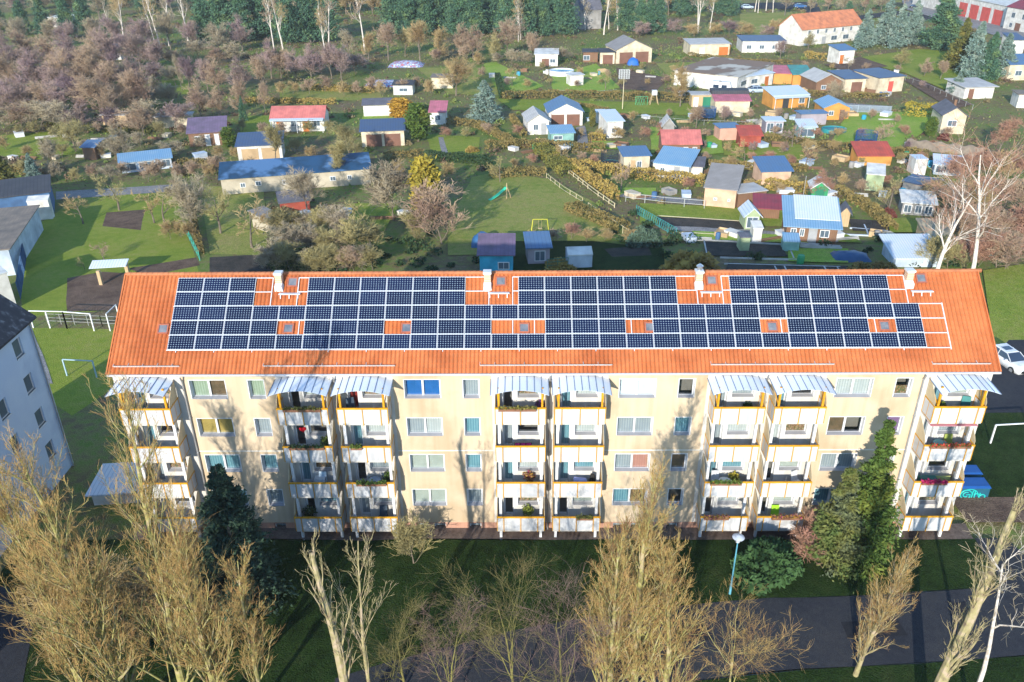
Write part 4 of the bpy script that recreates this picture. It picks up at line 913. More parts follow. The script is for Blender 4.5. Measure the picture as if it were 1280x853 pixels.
H_('garden_house', 'cream board cabin with flat dark blue roof right of the round trampoline', 'garden house', (779, 217, 811, 216), 4, 2.7, 'mono', .3, 'cream', 'blue', [('d', .3, .42, 0, 2, 't'), ('w', .5, .7, .8, 1.9)])
H_('garden_house', 'white garden house with long teal-blue roof right of the cream board cabin', 'garden house', (818, 221, 860, 226), 5, 2.2, 'mono', 1.1, 'white', 'steel', [('w', .15, .3, .8, 1.6), ('d', .58, .72, 0, 1.9, 'y')])
H_('shed', 'small white annex with dark roof at the right end of the teal-blue roofed house', 'shed', (862, 222, 877, 223), 3, 1.8, 'mono', .5, 'white', 'slate')
H_('garden_house', 'peach walled house with broad grey roof behind the centre right of the block', 'garden house', (879, 258, 918, 262), 6.0, 2.7, 'mono', 1.6, 'peach', 'grey', [('w', .3, .42, 1.0, 1.4), ('w', .75, .84, 1.0, 1.4)], over=.2)
H_('shed', 'grey-brown annex with pale flat roof right of the peach walled house', 'shed', (921, 261, 956, 257), 3.5, 2.1, 'flat', 0, 'brown', 'lightgrey', over=.15)
H_('shed', 'low shed with maroon sheet roof beside the little greenhouse', 'shed', (942, 273, 973, 275), 3.2, 1.5, 'mono', .7, 'brown', 'maroon')
H_('workshop', 'white workshop with rusty brown and white flat roof at the upper right', 'workshop', (920, 116, 965, 97), 15, 3.2, 'flat', 0, 'white', 'rust', [('w', .1, .3, .9, 2), ('d', .5, .65, 0, 2, 'b')])
H_('shed', 'white shed with pale striped sheet roof in front of the rusty flat roofed workshop', 'shed', (926, 112, 965, 106), 6, 2.6, 'mono', .5, 'white', 'pale', [('w', .3, .5, .8, 1.9), ('d', .75, .85, 0, 2, 'o')])
H_('garden_house', 'cream house with pink lower and black upper roof left of the silver car', 'garden house', (893, 141, 936, 141), 5.5, 2.3, 'mono', 1.0, 'cream', 'pink', extra=lambda root, W, h, D, H: MB().box(-h-.3, D*.55, H+.62, h+.3, D+.4, H+1.35).build('upper_roof', RM['black'], root))
H_('shed', 'open tan shed with small white door left of the pink and black roof', 'shed', (864, 134, 890, 134), 3, 2.4, 'flat', 0, 'tan', 'lightgrey', [('d', .1, .3, 0, 1.9, 'w'), ('g', .55, .9, 0, 2, 'g')])
H_('garden_house', 'orange wooden cabin with pale blue sheet roof and veranda', 'garden house', (965, 136, 1008, 134), 5, 2.5, 'mono', .7, 'orange', 'pale', [('d', .3, .45, 0, 1.9, 'k'), ('w', .75, .92, .8, 1.9)], extra=ex_canopy('pale', 2.4, 1.0))
H_('garden_house', 'orange wooden cabin with teal-grey gable roof right of the veranda cabin', 'garden house', (1028, 150, 1060, 150), 6, 2.3, 'gy', 1.0, 'orange', 'steel', [('w', .2, .4, .8, 1.7), ('d', .65, .8, 0, 1.9, 'b')])
H_('shed', 'dark shed with flat blue roof in front of the teal-grey gable cabin', 'shed', (1000, 157, 1032, 156), 2.5, 2.1, 'flat', 0, 'purpleg', 'blue')
H_('garden_house', 'orange boarded hut with teal roof at the upper right', 'garden house', (990, 107, 1012, 107), 5, 2.4, 'mono', 1.0, 'orange', 'teal')
H_('shed', 'orange plank shed with magenta roof beside the striped sheet roof', 'shed', (966, 105, 990, 106), 4.5, 2.4, 'mono', .8, 'orange', 'pink')
H_('garden_house', 'dark brown wooden house with pale weathered gable roof', 'garden house', (1019, 117, 1050, 116), 8, 2.5, 'gy', 1.4, 'brown', 'lightgrey', [('w', .2, .4, .8, 1.7)])
H_('garage', 'cream garage with sloping navy roof and dark double door, left of its twin', 'garage', (1054, 117, 1080, 116), 8, 3.0, 'mono', .3, 'cream', 'navy', [('g', .35, .82, 0, 2.3, 'b')])
H_('garage', 'cream garage with sloping navy roof and narrow red door, right of its twin', 'garage', (1096, 117, 1127, 114), 8, 3.2, 'mono', .3, 'cream', 'navy', [('d', .42, .58, 0, 2.3, 'r')])
H_('house', 'long white two storey house with orange-red gable roof near the top right', 'house', (1000, 58, 1074, 50), 9, 4.6, 'gx', 3.4, 'white', 'orange', [('w', .1+.14*i, .14+.14*i, 2.9, 4.1) for i in range(6)]+[('d', .35, .41, 0, 2, 'y'), ('w', .5, .6, .7, 2), ('w', .7, .8, .7, 2)], over=.4)
H_('garden_house', 'long white garden house with dark blue flat roof below the meadow', 'garden house', (927, 66, 980, 66), 8, 3.0, 'mono', .3, 'white', 'navy', [('w', .1, .22, .9, 2), ('w', .4, .52, .9, 2), ('w', .7, .82, .9, 2)])
H_('garden_house', 'small tall white house with blue roof left of the long white house steps', 'garden house', (1047, 81, 1066, 80), 5, 3.4, 'mono', .6, 'white', 'blue', [('d', .1, .3, 0, 2.3, 'o')])
H_('garden_house', 'small orange shed at the upper right, left of the long white garden house', 'shed', (896, 68, 912, 68), 5, 2.5, 'flat', 0, 'orange', 'lightgrey')
H_('garden_house', 'cream house with dark slate gable roof beside the clipped yellow hedge', 'garden house', (1174, 167, 1203, 168), 7, 3.3, 'gy', 1.3, 'cream', 'slate', [('w', .25, .65, 1.3, 2.4)], chim=True)
H_('garden_house', 'low white shed with broad pale grey roof in front of the blue spruces', 'shed', (1204, 124, 1240, 123), 7, 2.4, 'mono', .3, 'white', 'lightgrey', [('d', .15, .3, 0, 2, 'b')], over=.6)
H_('house', 'cream and pink house with bright blue roof at the right edge', 'house', (1258, 101, 1300, 100), 8, 3.6, 'gx', 1.5, 'cream', 'blue', [('w', .2, .4, 1, 2.2)])
H_('shed', 'white box shed with brown roof at the right edge', 'shed', (1270, 135, 1300, 136), 4, 2.6, 'flat', 0, 'white', 'brown')
H_('garden_house', 'small white house with blue roof behind the firs at the upper right edge', 'house', (1262, 67, 1278, 67), 6, 3.4, 'mono', .9, 'white', 'navy')
H_('garage', 'long white fire brigade garage with a row of red doors in the top right corner', 'garage', (1140, 6, 1253, 34), 14, 6.2, 'flat', 0, 'white', 'white', [('g', .55+.115*i, .63+.115*i, 0, 4.6, 'r') for i in range(4)]+[('w', .1, .22, 3, 5), ('w', .32, .46, 3, 5)])
H_('house', 'white building with dark red roof and small windows at the top right edge', 'house', (1253, 36, 1330, 52), 14, 6.6, 'gx', 3, 'white', 'maroon', [('w', .1, .16, 3.6, 5.2), ('w', .28, .34, 3.6, 5.2), ('w', .46, .52, 3.6, 5.2), ('d', .2, .28, 0, 2.4, 'b'), ('w', .1, .15, .8, 2.2)])
H_('shed', 'orange shed with bright red roof below the two trampolines at the right', 'shed', (1071, 207, 1113, 207), 3.5, 1.6, 'mono', 1.1, 'orange', 'red')
H_('garden_house', 'small tan round-walled hut with bright blue roof left of the green shed', 'garden house', (951, 231, 987, 230), 4, 2.0, 'mono', .9, 'peach', 'blue')
H_('shed', 'bright green shed with white gable roof and white frame', 'shed', (1013, 251, 1033, 252), 3, 1.9, 'gy', .8, 'green', 'white', [('d', .25, .75, 0, 1.8, 'g')])
H_('shed', 'red roofed wooden shed at the centre right beside a blue roof strip', 'shed', (924, 185, 950, 185), 3, 2.1, 'mono', .8, 'red', 'red')
H_('shed', 'salmon shed with flat bright blue roof left of the red roofed shed', 'shed', (899, 176, 923, 175), 3, 2.2, 'flat', 0, 'salmon', 'blue')
H_('garden_house', 'wide garden house with blue-grey corrugated roof just behind the block', 'garden house', (981, 302, 1044, 306), 5.5, 2.2, 'mono', 1.6, 'brown', 'steel', [('w', .08, .2, .8, 1.8), ('w', .26, .36, .8, 1.8), ('d', .45, .6, 0, 1.9, 'y'), ('w', .66, .85, .8, 1.8)], over=.5,
   extra=lambda root, W, h, D, H: MB().hexa([(-h+.9, 1.0, H+.48), (h+.3, 1.0, H+.48), (h+.3, D+.5, H+1.92), (-h+.9, D+.5, H+1.92)], [(-h+.9, 1.0, H+.56), (h+.3, 1.0, H+.56), (h+.3, D+.5, H+2.0), (-h+.9, D+.5, H+2.0)]).build('upper_roof', RM['pale'], root))
H_('shed', 'shed with wide pale blue-white sheet roof right behind the block ridge', 'shed', (1118, 334, 1170, 334), 4.0, 1.3, 'mono', .8, 'bluewhite', 'pale', over=.6)
H_('shed', 'wooden shed with tan felt roof beside the large white birch', 'shed', (1155, 316, 1184, 317), 4, 2.1, 'mono', .6, 'tan', 'tan')
H_('shed', 'white metal garden cabinet with two stepped parts below the wavy wall', 'shed', (1141, 219, 1156, 219), 2.5, 2.4, 'flat', 0, 'white', 'pale', over=.05)
H_('greenhouse', 'pale glazed greenhouse right of the white metal garden cabinet', 'greenhouse', (1166, 218, 1200, 221), 3, 1.6, 'mono', .6, 'bluewhite', 'pale', [('w', .05, .45, .3, 1.4), ('w', .55, .95, .3, 1.4)])
H_('greenhouse', 'low white and grey glass house right of the olive bare tree', 'greenhouse', (1126, 268, 1166, 271), 3, 1.7, 'mono', .6, 'grey', 'white', [('w', .05, .3, .3, 1.4), ('w', .4, .62, .3, 1.4), ('w', .7, .95, .3, 1.4)])
H_('shed', 'pale green shed overgrown with whitish creeper behind the red roofed orange shed', 'shed', (1080, 238, 1102, 240), 3.5, 2.4, 'mono', .6, 'palegreen', 'white', over=.1)
H_('shed', 'flat dark navy roofed shed behind the low white and grey glass house', 'shed', (1126, 243, 1160, 250), 4, 1.9, 'flat', 0, 'grey', 'navy')
H_('shed', 'turquoise shed with dark purple roof close behind the block centre', 'shed', (600, 344, 641, 344), 3.6, 2.5, 'mono', .9, 'turq', 'purple', [('w', .55, .9, .7, 1.6)])
H_('shed', 'small mauve shed with blue roof right of the turquoise shed', 'shed', (660, 331, 687, 330), 3, 2.1, 'mono', .6, 'purpleg', 'blue', [('w', .3, .8, .4, 1.7)])
H_('greenhouse', 'rounded translucent foil tunnel close behind the block centre', 'greenhouse', (710, 336, 740, 335), 2.5, 1.6, 'gx', .5, 'bluewhite', 'white', over=.05)
H_('shed', 'collapsed open frame shelter with grey roof among the bare trees left of centre', 'shed', (337, 292, 352, 287), 3.5, 1.8, 'mono', .4, 'beige', 'grey')
H_('shed', 'rusty lean-to with white plank below the patchy blue garage row', 'shed', (352, 266, 388, 262), 2.5, 1.4, 'mono', .6, 'red', 'slate')
H_('shed', 'low hut with pale flat roof near the top left behind the purple trees', 'shed', (62, 34, 92, 34), 8, 3, 'flat', 0, 'white', 'white')
H_('garage', 'hut with navy roof among the purple bare trees at the upper left', 'shed', (122, 76, 152, 75), 7, 2.4, 'mono', .8, 'white', 'navy')
H_('house', 'distant pale grey house between the birches at the top centre', 'house', (725, 37, 751, 36), 9, 6, 'gx', 4, 'grey', 'slate')
H_('shed', 'small beige rounded hut in the middle of the right hand gardens', 'shed', (828, 170, 842, 170), 3, 1.9, 'gy', 1.2, 'grey', 'lightgrey')
H_('shed', 'little lilac glass shed below the orange veranda cabin', 'shed', (956, 167, 978, 167), 3, 2.2, 'flat', 0, 'purpleg', 'pale', [('w', .05, .45, .3, 1.9), ('w', .55, .95, .3, 1.9)])
H_('greenhouse', 'little mint and white glass shed right of the lilac glass shed', 'greenhouse', (998, 173, 1018, 173), 3, 2.0, 'mono', .5, 'teal', 'pale', [('w', .05, .95, .3, 1.7)])
H_('greenhouse', 'small cream framed greenhouse left of the maroon roof', 'greenhouse', (930, 288, 948, 288), 3, 2.0, 'gy', .9, 'palegreen', 'pale', [('w', .1, .9, .3, 1.8)])
H_('shed', 'narrow white cabinet shed just below the cream framed greenhouse', 'shed', (940, 304, 951, 304), 1.6, 1.9, 'mono', .3, 'white', 'white', over=.1)
H_('shed', 'narrow grey-green cabinet shed left of the narrow white cabinet shed', 'shed', (924, 315, 936, 315), 1.6, 1.8, 'flat', 0, 'palegreen', 'slate', over=.1)
H_('shed', 'low teal cold frame box with glass lid below the blue-grey corrugated roof', 'shed', (978, 314, 998, 315), 1.8, 1.2, 'mono', .4, 'teal', 'steel', over=.05)
H_('shed', 'small tan hut with dark roof right of the blue-grey corrugated roof', 'shed', (1048, 283, 1060, 284), 2.2, 1.9, 'gy', .7, 'tan', 'slate')
H_('shelter', 'low shelter with pale blue-white flat roof behind the left poplars', 'shelter', (118, 632, 180, 628), 3.2, 1.0, 'flat', 0, 'white', 'pale')
# garden canopy on two brick piers
t = thing('garden_canopy', 'pale blue sheet canopy on two brick piers over the soil bed at the left', 'canopy', G(142, 350))
a = Vector(G(142, 350)); 
for x, y in ((127, 356), (161, 346)):
    q = Vector(G(x, y))-a; MB().box(q.x-.18, q.y-.18, 0, q.x+.18, q.y+.18, 1.7).build('pier', WM['tan'], t)
MB().hexa([(-2.0, -.9, 1.72), (1.9, -.3, 1.72), (1.9, .8, 2.2), (-2.0, .3, 2.2)], [(-2.0, -.9, 1.78), (1.9, -.3, 1.78), (1.9, .8, 2.26), (-2.0, .3, 2.26)]).build('roof', RM['pale'], t)
# ---- shaded neighbouring block, left
NB = thing('apartment_block', 'shaded house, walls tinted blue-grey for the shade, dark patchy tiled roof, left edge', 'building', (-12, -8, 0))
M_NB = mat('neighbour_shade_blue', (.45, .56, .74), .9, (.38, .48, .66), .4, c3=(.49, .60, .76))  # bluish cast of the shaded side is put into this wall colour
nw = MB()
hs = []
for k in range(4):
    for j in range(9):
        yy = 6.2-3.3*j; hs.append((yy-1.0, yy, .9+1.2+2.8*k, .9+2.5+2.8*k))
def swap(m, x):   # wall() sheet lies in the x-z plane: turn it to face +x
    m.v = [(x-b, a, c) for a, b, c in m.v]; return m
wl = swap(wall(-24, 7.8, 0, 12.3, hs, 0, .2), -7.0)
wl.add([(-17, 7.8, 0), (-7, 7.8, 0), (-7, 7.8, 12.3), (-12, 7.8, 16.5), (-17, 7.8, 12.3)], [(0, 1, 2, 3, 4)])
wl.add([(-17, -24, 0), (-7, -24, 0), (-7, -24, 12.3), (-12, -24, 16.5), (-17, -24, 12.3)], [(4, 3, 2, 1, 0)])
wl.add([(-17, -24, 0), (-17, 7.8, 0), (-17, 7.8, 12.3), (-17, -24, 12.3)], [(0, 1, 2, 3)])
wl.build('wall', M_NB, NB, loc=(12, 8, 0))
r_ = MB(); z0 = 12.25
for sg in (-1, 1):
    P_ = [(-12+sg*5.35, -24.3, z0), (-12+sg*5.35, 8.1, z0), (-12, 8.1, z0+4.5), (-12, -24.3, z0+4.5)]
    if sg == -1: P_ = P_[::-1]
    r_.hexa(P_, [(a, b, c+.15) for a, b, c in P_])
r_.build('roof', mat('patchy_dark_tiles', (.035, .035, .045), .8, (.16, .17, .19), 2.2, c3=(.045, .045, .055), lo=.40, hi=.72), NB, loc=(12, 8, 0))
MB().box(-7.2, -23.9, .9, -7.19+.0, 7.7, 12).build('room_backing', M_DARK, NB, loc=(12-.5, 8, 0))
for a, b, c, d in hs:
    f = MB().box(-7.16, a, c, -7.1, a+.08, d).box(-7.16, b-.08, c, -7.1, b, d).box(-7.16, a+.08, c, -7.1, b-.08, c+.08).box(-7.16, a+.08, d-.08, -7.1, b-.08, d).box(-7.1, a, c-.05, -6.93, b, c)
    f = f.build('window', M_WHITE, NB, loc=(12, 8, 0)); MB().box(-7.15, a+.08, c+.08, -7.13, b-.08, d-.08).build('pane', M_FARGLASS, f)
p_ = MB().tube([(-6.9, 7.5, 0), (-6.9, 7.5, 12.3)], .06, 8).build('downpipe', M_ZINC, NB, loc=(12, 8, 0))
# ---- unseen block added across the street, behind the viewpoint, to shade the front lawn
BB = house('apartment_block', 'unseen long block added across the street to shade the front lawn and road', 'building', (-60, -63, 47, -63), 10, 9.6, 'gx', 4.2, 'cream', 'orange', [('w', .03+.05*i, .05+.05*i, 2.2+2.8*k, 3.5+2.8*k) for i in range(18) for k in range(3)], px=False)
# ---------------------------------------------------------------- garden trees, hedges
random.seed(31)
def row(kind, xs, y, h, tone, text, group, jy=4, jh=.18, **k):
    xs = sorted(x+random.uniform(-5, 5) for x in xs)
    for i, x in enumerate(xs):
        put(kind, x, y+random.uniform(-jy, jy), h*(1+random.uniform(-jh, jh)), f"{text}, {ORD[i]} from the left", group=group,
            tone=random.choice(tone), name={'pine': 'pine_tree', 'birch': 'birch_tree', 'spruce': 'spruce_tree', 'scrub': 'shrub'}.get(kind, 'bare_tree'), cat='shrub' if kind == 'scrub' else 'tree', **k)
R_ = lambda a, b, s: [a+i*s for i in range(int((b-a)/s)+1)]
PW = 'bare trees of the purple wood'
row('bare', R_(-6, 200, 23), 152, 9.0, ['purple', 'pink', 'grey'], 'purple-brown bare tree in the front row of the wood at left', PW, wide=1.15)
row('bare', R_(-10, 190, 26), 122, 9.5, ['purple', 'pink'], 'purple-brown bare tree in the second row of the wood at left', PW, wide=1.15)
row('bare', R_(-8, 200, 26), 94, 10, ['purple', 'purple', 'pink'], 'purple-brown bare tree in the third row of the wood at left', PW, wide=1.15)
row('bare', R_(0, 300, 30), 66, 10, ['purple', 'purple', 'grey'], 'purple-brown bare tree in the rearmost row of the wood at left', PW, wide=1.1)
row('bare', R_(235, 330, 22), 118, 9, ['pink', 'purple'], 'pinkish bare tree in the small grove behind the purple roofed house', 'bare trees of the pinkish grove')
row('bare', [248, 272, 298], 148, 7.5, ['pink'], 'reddish-brown rounded bare tree right behind the purple roofed house', 'rounded bare trees behind the purple roof')
row('bare', R_(335, 430, 19), 100, 8.5, ['purple', 'purple', 'pink'], 'purple bare tree on the edge of the wasteland, left of centre', 'purple bare trees by the wasteland')
row('bare', R_(440, 660, 22), 74, 9, ['grey', 'tan', 'olive', 'pink'], 'grey-brown bare tree in front of the pines at the top centre', 'bare trees in front of the pines')
row('scrub', R_(350, 540, 19), 118, 3.2, ['tan', 'pink', 'tan'], 'low tan shrub on the wasteland left of centre', 'low shrubs on the wasteland')
row('scrub', R_(540, 700, 20), 78, 3.6, ['tan', 'pink', 'grey'], 'low brown shrub below the pines at the top', 'low shrubs below the pines', wide=1.3)
row('scrub', R_(800, 1000, 22), 45, 4.5, ['pink', 'tan', 'purple'], 'low brown thicket bush at the far edge, right of the pines', 'bushes of the far thicket', wide=1.5)
row('pine', R_(0, 120, 28), 44, 13, ['pine'], 'dark green pine in the top left corner', 'pines in the top left corner', jh=.38)
row('pine', R_(262, 420, 24), 50, 15, ['pine'], 'tall green pine at the top, left of centre', 'pines left of the top centre')
row('pine', R_(490, 700, 21), 46, 15, ['pine'], 'tall green pine in the group at the top centre', 'pines at the top centre', jh=.35)
row('pine', R_(500, 690, 26), 28, 16, ['pine'], 'tall green pine in the rear rank at the top centre', 'rear pines at the top centre')
row('pine', [780, 800, 826, 812], 42, 12, ['pine'], 'green pine among the birches right of the top centre', 'pines right of the top centre')
row('pine', R_(835, 915, 20), 18, 11, ['pine'], 'green pine on the far skyline side of the meadow', 'pines by the far meadow')
for yy, nm in ((163, 'front'), (136, 'second'), (108, 'third'), (80, 'rear')):
    row('scrub', R_(0, 230 if yy > 100 else 320, 27), yy, 5.0, ['purple', 'pink', 'grey'], f'tangled undergrowth bush in the {nm} part of the wood at left', f'undergrowth bushes, {nm} part of the wood', wide=1.5)
row('scrub', R_(335, 440, 21), 92, 4.5, ['purple'], 'dark purple thicket bush at the rear of the wasteland', 'purple thicket of the wasteland', wide=1.5)
row('pine', R_(-10, 880, 27), 10, 15, ['pine'], 'dark tree of the closed far belt along the top edge', 'far belt of dark trees', jh=.2)
row('bare', R_(0, 860, 31), 22, 12, ['grey', 'tan', 'purple'], 'tall bare tree of the far belt along the top edge', 'far belt of bare trees')
row('scrub', R_(575, 1180, 29), 108, 1.9, ['tan', 'pink', 'olive', 'purple'], 'garden bush in the strip below the rusty workshop', 'garden bushes, workshop strip', jy=5, wide=1.3)
row('scrub', R_(560, 1200, 27), 170, 2.0, ['tan', 'pink', 'olive', 'red'], 'garden bush in the strip below the blue gable garage', 'garden bushes, blue garage strip', jy=5, wide=1.3)
row('scrub', R_(640, 1190, 27), 206, 1.8, ['tan', 'pink', 'olive', 'red'], 'garden bush in the strip beside the round trampoline', 'garden bushes, trampoline strip', jy=5, wide=1.3)
row('scrub', R_(860, 1180, 27), 238, 1.8, ['tan', 'pink', 'olive', 'red'], 'garden bush in the strip beside the green shed', 'garden bushes, green shed strip', jy=6, wide=1.3)
row('scrub', R_(10, 460, 24), 192, 2.6, ['olive', 'grey', 'tan'], 'garden bush in the left strip above the garage row', 'garden bushes, left strip', jy=8, wide=1.2)
row('scrub', R_(20, 430, 26), 168, 2.6, ['olive', 'grey', 'pink'], 'garden bush in the left strip below the purple wood', 'garden bushes below the wood', jy=6, wide=1.2)
row('birch', [150, 158, 196, 203, 212, 236], 55, 17, ['grey', 'tan'], 'tall white stemmed birch at the top left', 'birches at the top left')
row('birch', [345, 356, 402, 411, 456], 66, 18, ['pink', 'tan'], 'tall white stemmed birch left of the top centre', 'birches left of the top centre')
row('birch', [638, 647, 655], 52, 13, ['tan', 'grey'], 'slim white birch in the clump between the pines', 'birch clump between the pines')
row('birch', [733, 752, 757, 769, 830, 868, 877, 884], 40, 15, ['grey', 'tan'], 'slim white birch right of the top centre', 'birches right of the top centre')
row('birch', [941, 947, 953, 966], 15, 13, ['tan'], 'slim birch by the far car park', 'birches by the far car park')
row('bare', R_(985, 1140, 24), 18, 9, ['grey', 'pink'], 'grey bare tree along the far road at the top right', 'bare trees along the far road')
row('spruce', [1084, 1102, 1122, 1140], 60, 11, ['bluespruce'], 'pale blue spruce of the four beside the long white house', 'four pale blue spruces')
for a in [('pine', 1172, 62, 13, 'broad dark green pine right of the four pale blue spruces', 'pine', 1.5), ('spruce', 1196, 88, 12, 'brown-green fir between the dark pine and the tall pale spruce', 'olive', 1.1), ('spruce', 1213, 98, 12.5, 'tall pale blue spruce behind the shed with the broad grey roof', 'bluespruce', 1.0),
          ('spruce', 1232, 100, 10.5, 'mid green spruce between two pale blue ones at the right', 'pine', 1.0), ('spruce', 1250, 98, 10, 'pale blue spruce nearest the right edge', 'bluespruce', 1.1), ('spruce', 1195, 118, 4.5, 'low round blue-grey spruce left of the broad grey roofed shed', 'bluespruce', 1.6),
          ('spruce', 606, 150, 7.5, 'spreading blue-grey conifer left of the small grey gable house', 'bluespruce', 1.5), ('spruce', 45, 232, 5, 'small blue-green spruce behind the black roofed garages', 'bluespruce', 1.0), ('spruce', 6, 236, 6, 'brown-green conifer at the left edge behind the black roof', 'olive', 1.3),
          ('spruce', 305, 152, 5, 'narrow green fir left of the white pink-roofed bungalow', 'pine', .6), ('pine', 1058, 30, 7, 'dark tree near the long orange-roofed house', 'pine', 1)]:
    put(a[0], a[1], a[2], a[3], a[4], a[0]+'_tree', 'tree', tone=a[5], wide=a[6])
for a in [(523, 177, 6.2, 'rounded green thuja right of the cream double garage', 'green', 1.5), (501, 150, 3.9, 'yellow-orange thuja clump behind the cream double garage', 'gold', 2.6), (534, 275, 8.2, 'yellow-green upright conifer rising behind the pinkish bare tree', 'yellow', 1.1),
          (1162, 172, 3.4, 'light green cone shaped thuja left of the slate gable house', 'green', 1.3), (740, 160, 3.4, 'narrow olive thuja left of the tiny white tool shed', 'olive', .8), (287, 185, 3.4, 'green bush beside the purple roofed house', 'green', 1.6), (1063, 36, 5, 'dark green thuja before the far red roof', 'dark', 1)]:
    put('thuja', a[0], a[1], a[2], a[3], 'thuja_tree', 'tree', tone=a[4], wide=a[5])
put('scrub', 552, 305, 8.2, 'large dense pinkish-brown bare tree behind the block, left of centre', tone='pink', wide=1.15, var=0)
put('scrub', 492, 276, 8.8, 'tall dense grey-brown bare tree left of the yellow-green conifer', tone='grey', wide=1.0, var=1)
BT = [(520, 306, 4.6, 'olive', 1.3, 'weeping olive bare tree below the yellow-green conifer'),
      (242, 294, 8.2, 'grey', 1.0, 'dark trunked bare tree on the plot border left of the garage row'), (570, 120, 8.5, 'tan', 1.2, 'thick trunked bare tree beside the cream flat shed'), (850, 134, 8.6, 'tan', 1.0, 'pale trunked bare tree left of the white workshop'),
      (1040, 132, 5.2, 'grey', 1.0, 'grey bare fruit tree right of the teal-grey gable cabin'), (1024, 249, 4.6, 'red', 1.2, 'red-brown bare tree right of the green shed'), (440, 205, 7.2, 'olive', 1.2, 'olive-grey bare tree below the cream double garage'),
      (425, 230, 7.5, 'olive', 1.0, 'olive bare tree in front of the right half of the garage row'), (345, 205, 6.5, 'olive', 1.0, 'olive bare tree between the tan door garage and the bungalow'), (385, 268, 7, 'grey', 1.0, 'grey bare tree in front of the patchy blue garage row'),
      (150, 205, 6.8, 'grey', 1.1, 'grey bare tree behind the long glazed frame'), (95, 190, 6.0, 'olive', 1.2, 'olive bare tree left of the small blue roofed hut'), (70, 215, 5.5, 'grey', 1.1, 'grey bare tree behind the small blue-green spruce'), (180, 170, 7, 'pink', 1.0, 'pinkish bare tree left of the long cream shed'),
      (195, 133, 6.5, 'grey', .8, 'single pale bare tree in the gap of the purple wood'), (228, 115, 8.5, 'grey', .35, 'slim white trunk in the grassy gap of the wood'), (332, 143, 7.0, 'pink', .45, 'slim white trunk left of the white pink-roofed bungalow'), (1248, 190, 6, 'red', 1.4, 'reddish bare tree near the right edge below the slate gable house'),
      (905, 155, 3.5, 'purple', 1.2, 'purplish bare bush left of the pink and black roof'), (870, 160, 4.2, 'pink', 1.2, 'brown bare bush behind the salmon roof bungalow'), (1010, 62, 5, 'olive', 1, 'bare tree before the long white house'), (1125, 85, 5, 'olive', 1.2, 'grey-olive fruit tree on the upper right meadow'),
      (1155, 96, 4.5, 'pink', 1.1, 'pinkish fruit tree on the upper right meadow'), (1175, 100, 4.5, 'pink', 1.1, 'pinkish fruit tree near the brown-green fir'), (975, 75, 5, 'purple', 1.2, 'purplish bare tree behind the magenta roof')]
for x, y, h, tn, wd, lb in BT: put('bare', x, y, h, lb, tone=tn, wide=wd)
FT = [(149, 263, 5.8, 'olive', 'short leaning fruit tree behind the soil bed on the left lawn'), (104, 280, 4.6, 'tan', 'wide low pale fruit tree on the left lawn'), (193, 279, 4.8, 'tan', 'leaning pale fruit tree right of the soil bed on the left lawn'), (206, 280, 5.6, 'olive', 'olive fruit tree on the right side of the left lawn'),
      (131, 327, 2.6, 'pink', 'tiny fruit tree above the blue sheet canopy'), (106, 337, 1.6, 'olive', 'tiny bare sapling left of the blue sheet canopy'), (276, 292, 6.4, 'olive', 'fruit tree right of the dark trunked tree'), (315, 310, 6.5, 'tan', 'bare fruit tree left of the collapsed shelter'),
      (625, 228, 3.8, 'yellow', 'small yellowish drooping tree above the green slide'), (776, 240, 4.4, 'pink', 'low bare fruit tree in front of the cream board cabin'), (757, 112, 4.4, 'olive', 'slim fruit tree on the lawn left of the dug bed'), (640, 108, 4, 'olive', 'grey fruit tree on the lawn left of the blue pool'),
      (1096, 186, 4.8, 'pink', 'fruit tree leaning on the bright lawn by the wavy wall'), (1110, 268, 5.0, 'olive', 'yellow-olive fruit tree left of the low glass house'), (1006, 212, 4.2, 'tan', 'pale fruit tree above the green shed'), (990, 185, 4.5, 'purple', 'purplish fruit tree left of the bright lawn'),
      (700, 205, 3.5, 'tan', 'low fruit tree above the diagonal hedge'), (930, 205, 3.8, 'tan', 'fruit tree below the red roofed shed'), (460, 300, 5.4, 'olive', 'bare fruit tree above the centre left of the roof'), (1060, 90, 4, 'grey', 'fruit tree on the brown bed above the twin garages')]
for x, y, h, tn, lb in FT: put('fruit', x, y, h, lb, 'fruit_tree', 'tree', tone='olive' if tn == 'yellow' else tn)
row('scrub', R_(350, 470, 15), 340, 3.6, ['grey', 'olive', 'pink'], 'dense bare shrub close behind the left part of the roof', 'bare shrubs behind the left roof', wide=1.2)
row('scrub', R_(365, 470, 19), 318, 4.4, ['olive', 'grey'], 'olive bare shrub in the second row behind the left roof', 'second row of bare shrubs behind the roof', wide=1.2)
row('scrub', R_(345, 430, 20), 296, 4, ['olive', 'grey', 'pink'], 'bare shrub below the rusty lean-to', 'bare shrubs below the rusty lean-to', wide=1.2)
row('scrub', R_(1165, 1290, 19), 336, 4.2, ['red', 'pink', 'olive'], 'reddish bare bush in the front row around the large birch', 'red bushes around the birch, front', wide=1.3)
row('scrub', R_(1175, 1290, 22), 300, 4.4, ['red', 'pink'], 'reddish bare bush in the middle row around the large birch', 'red bushes around the birch, middle', wide=1.3)
row('scrub', R_(1165, 1290, 22), 262, 4.4, ['red', 'pink', 'tan'], 'reddish bare bush in the third row behind the large birch', 'red bushes behind the birch, third row', wide=1.3)
row('scrub', R_(1205, 1290, 22), 225, 4.6, ['red', 'tan'], 'reddish bare bush in the rear row at the right edge', 'red bushes at the right edge, rear row', wide=1.3)
row('scrub', R_(665, 800, 24), 302, 1.8, ['pink', 'tan', 'red'], 'low brown bush along the dark bed behind the roof', 'low brown bushes along the dark bed', wide=1.5)
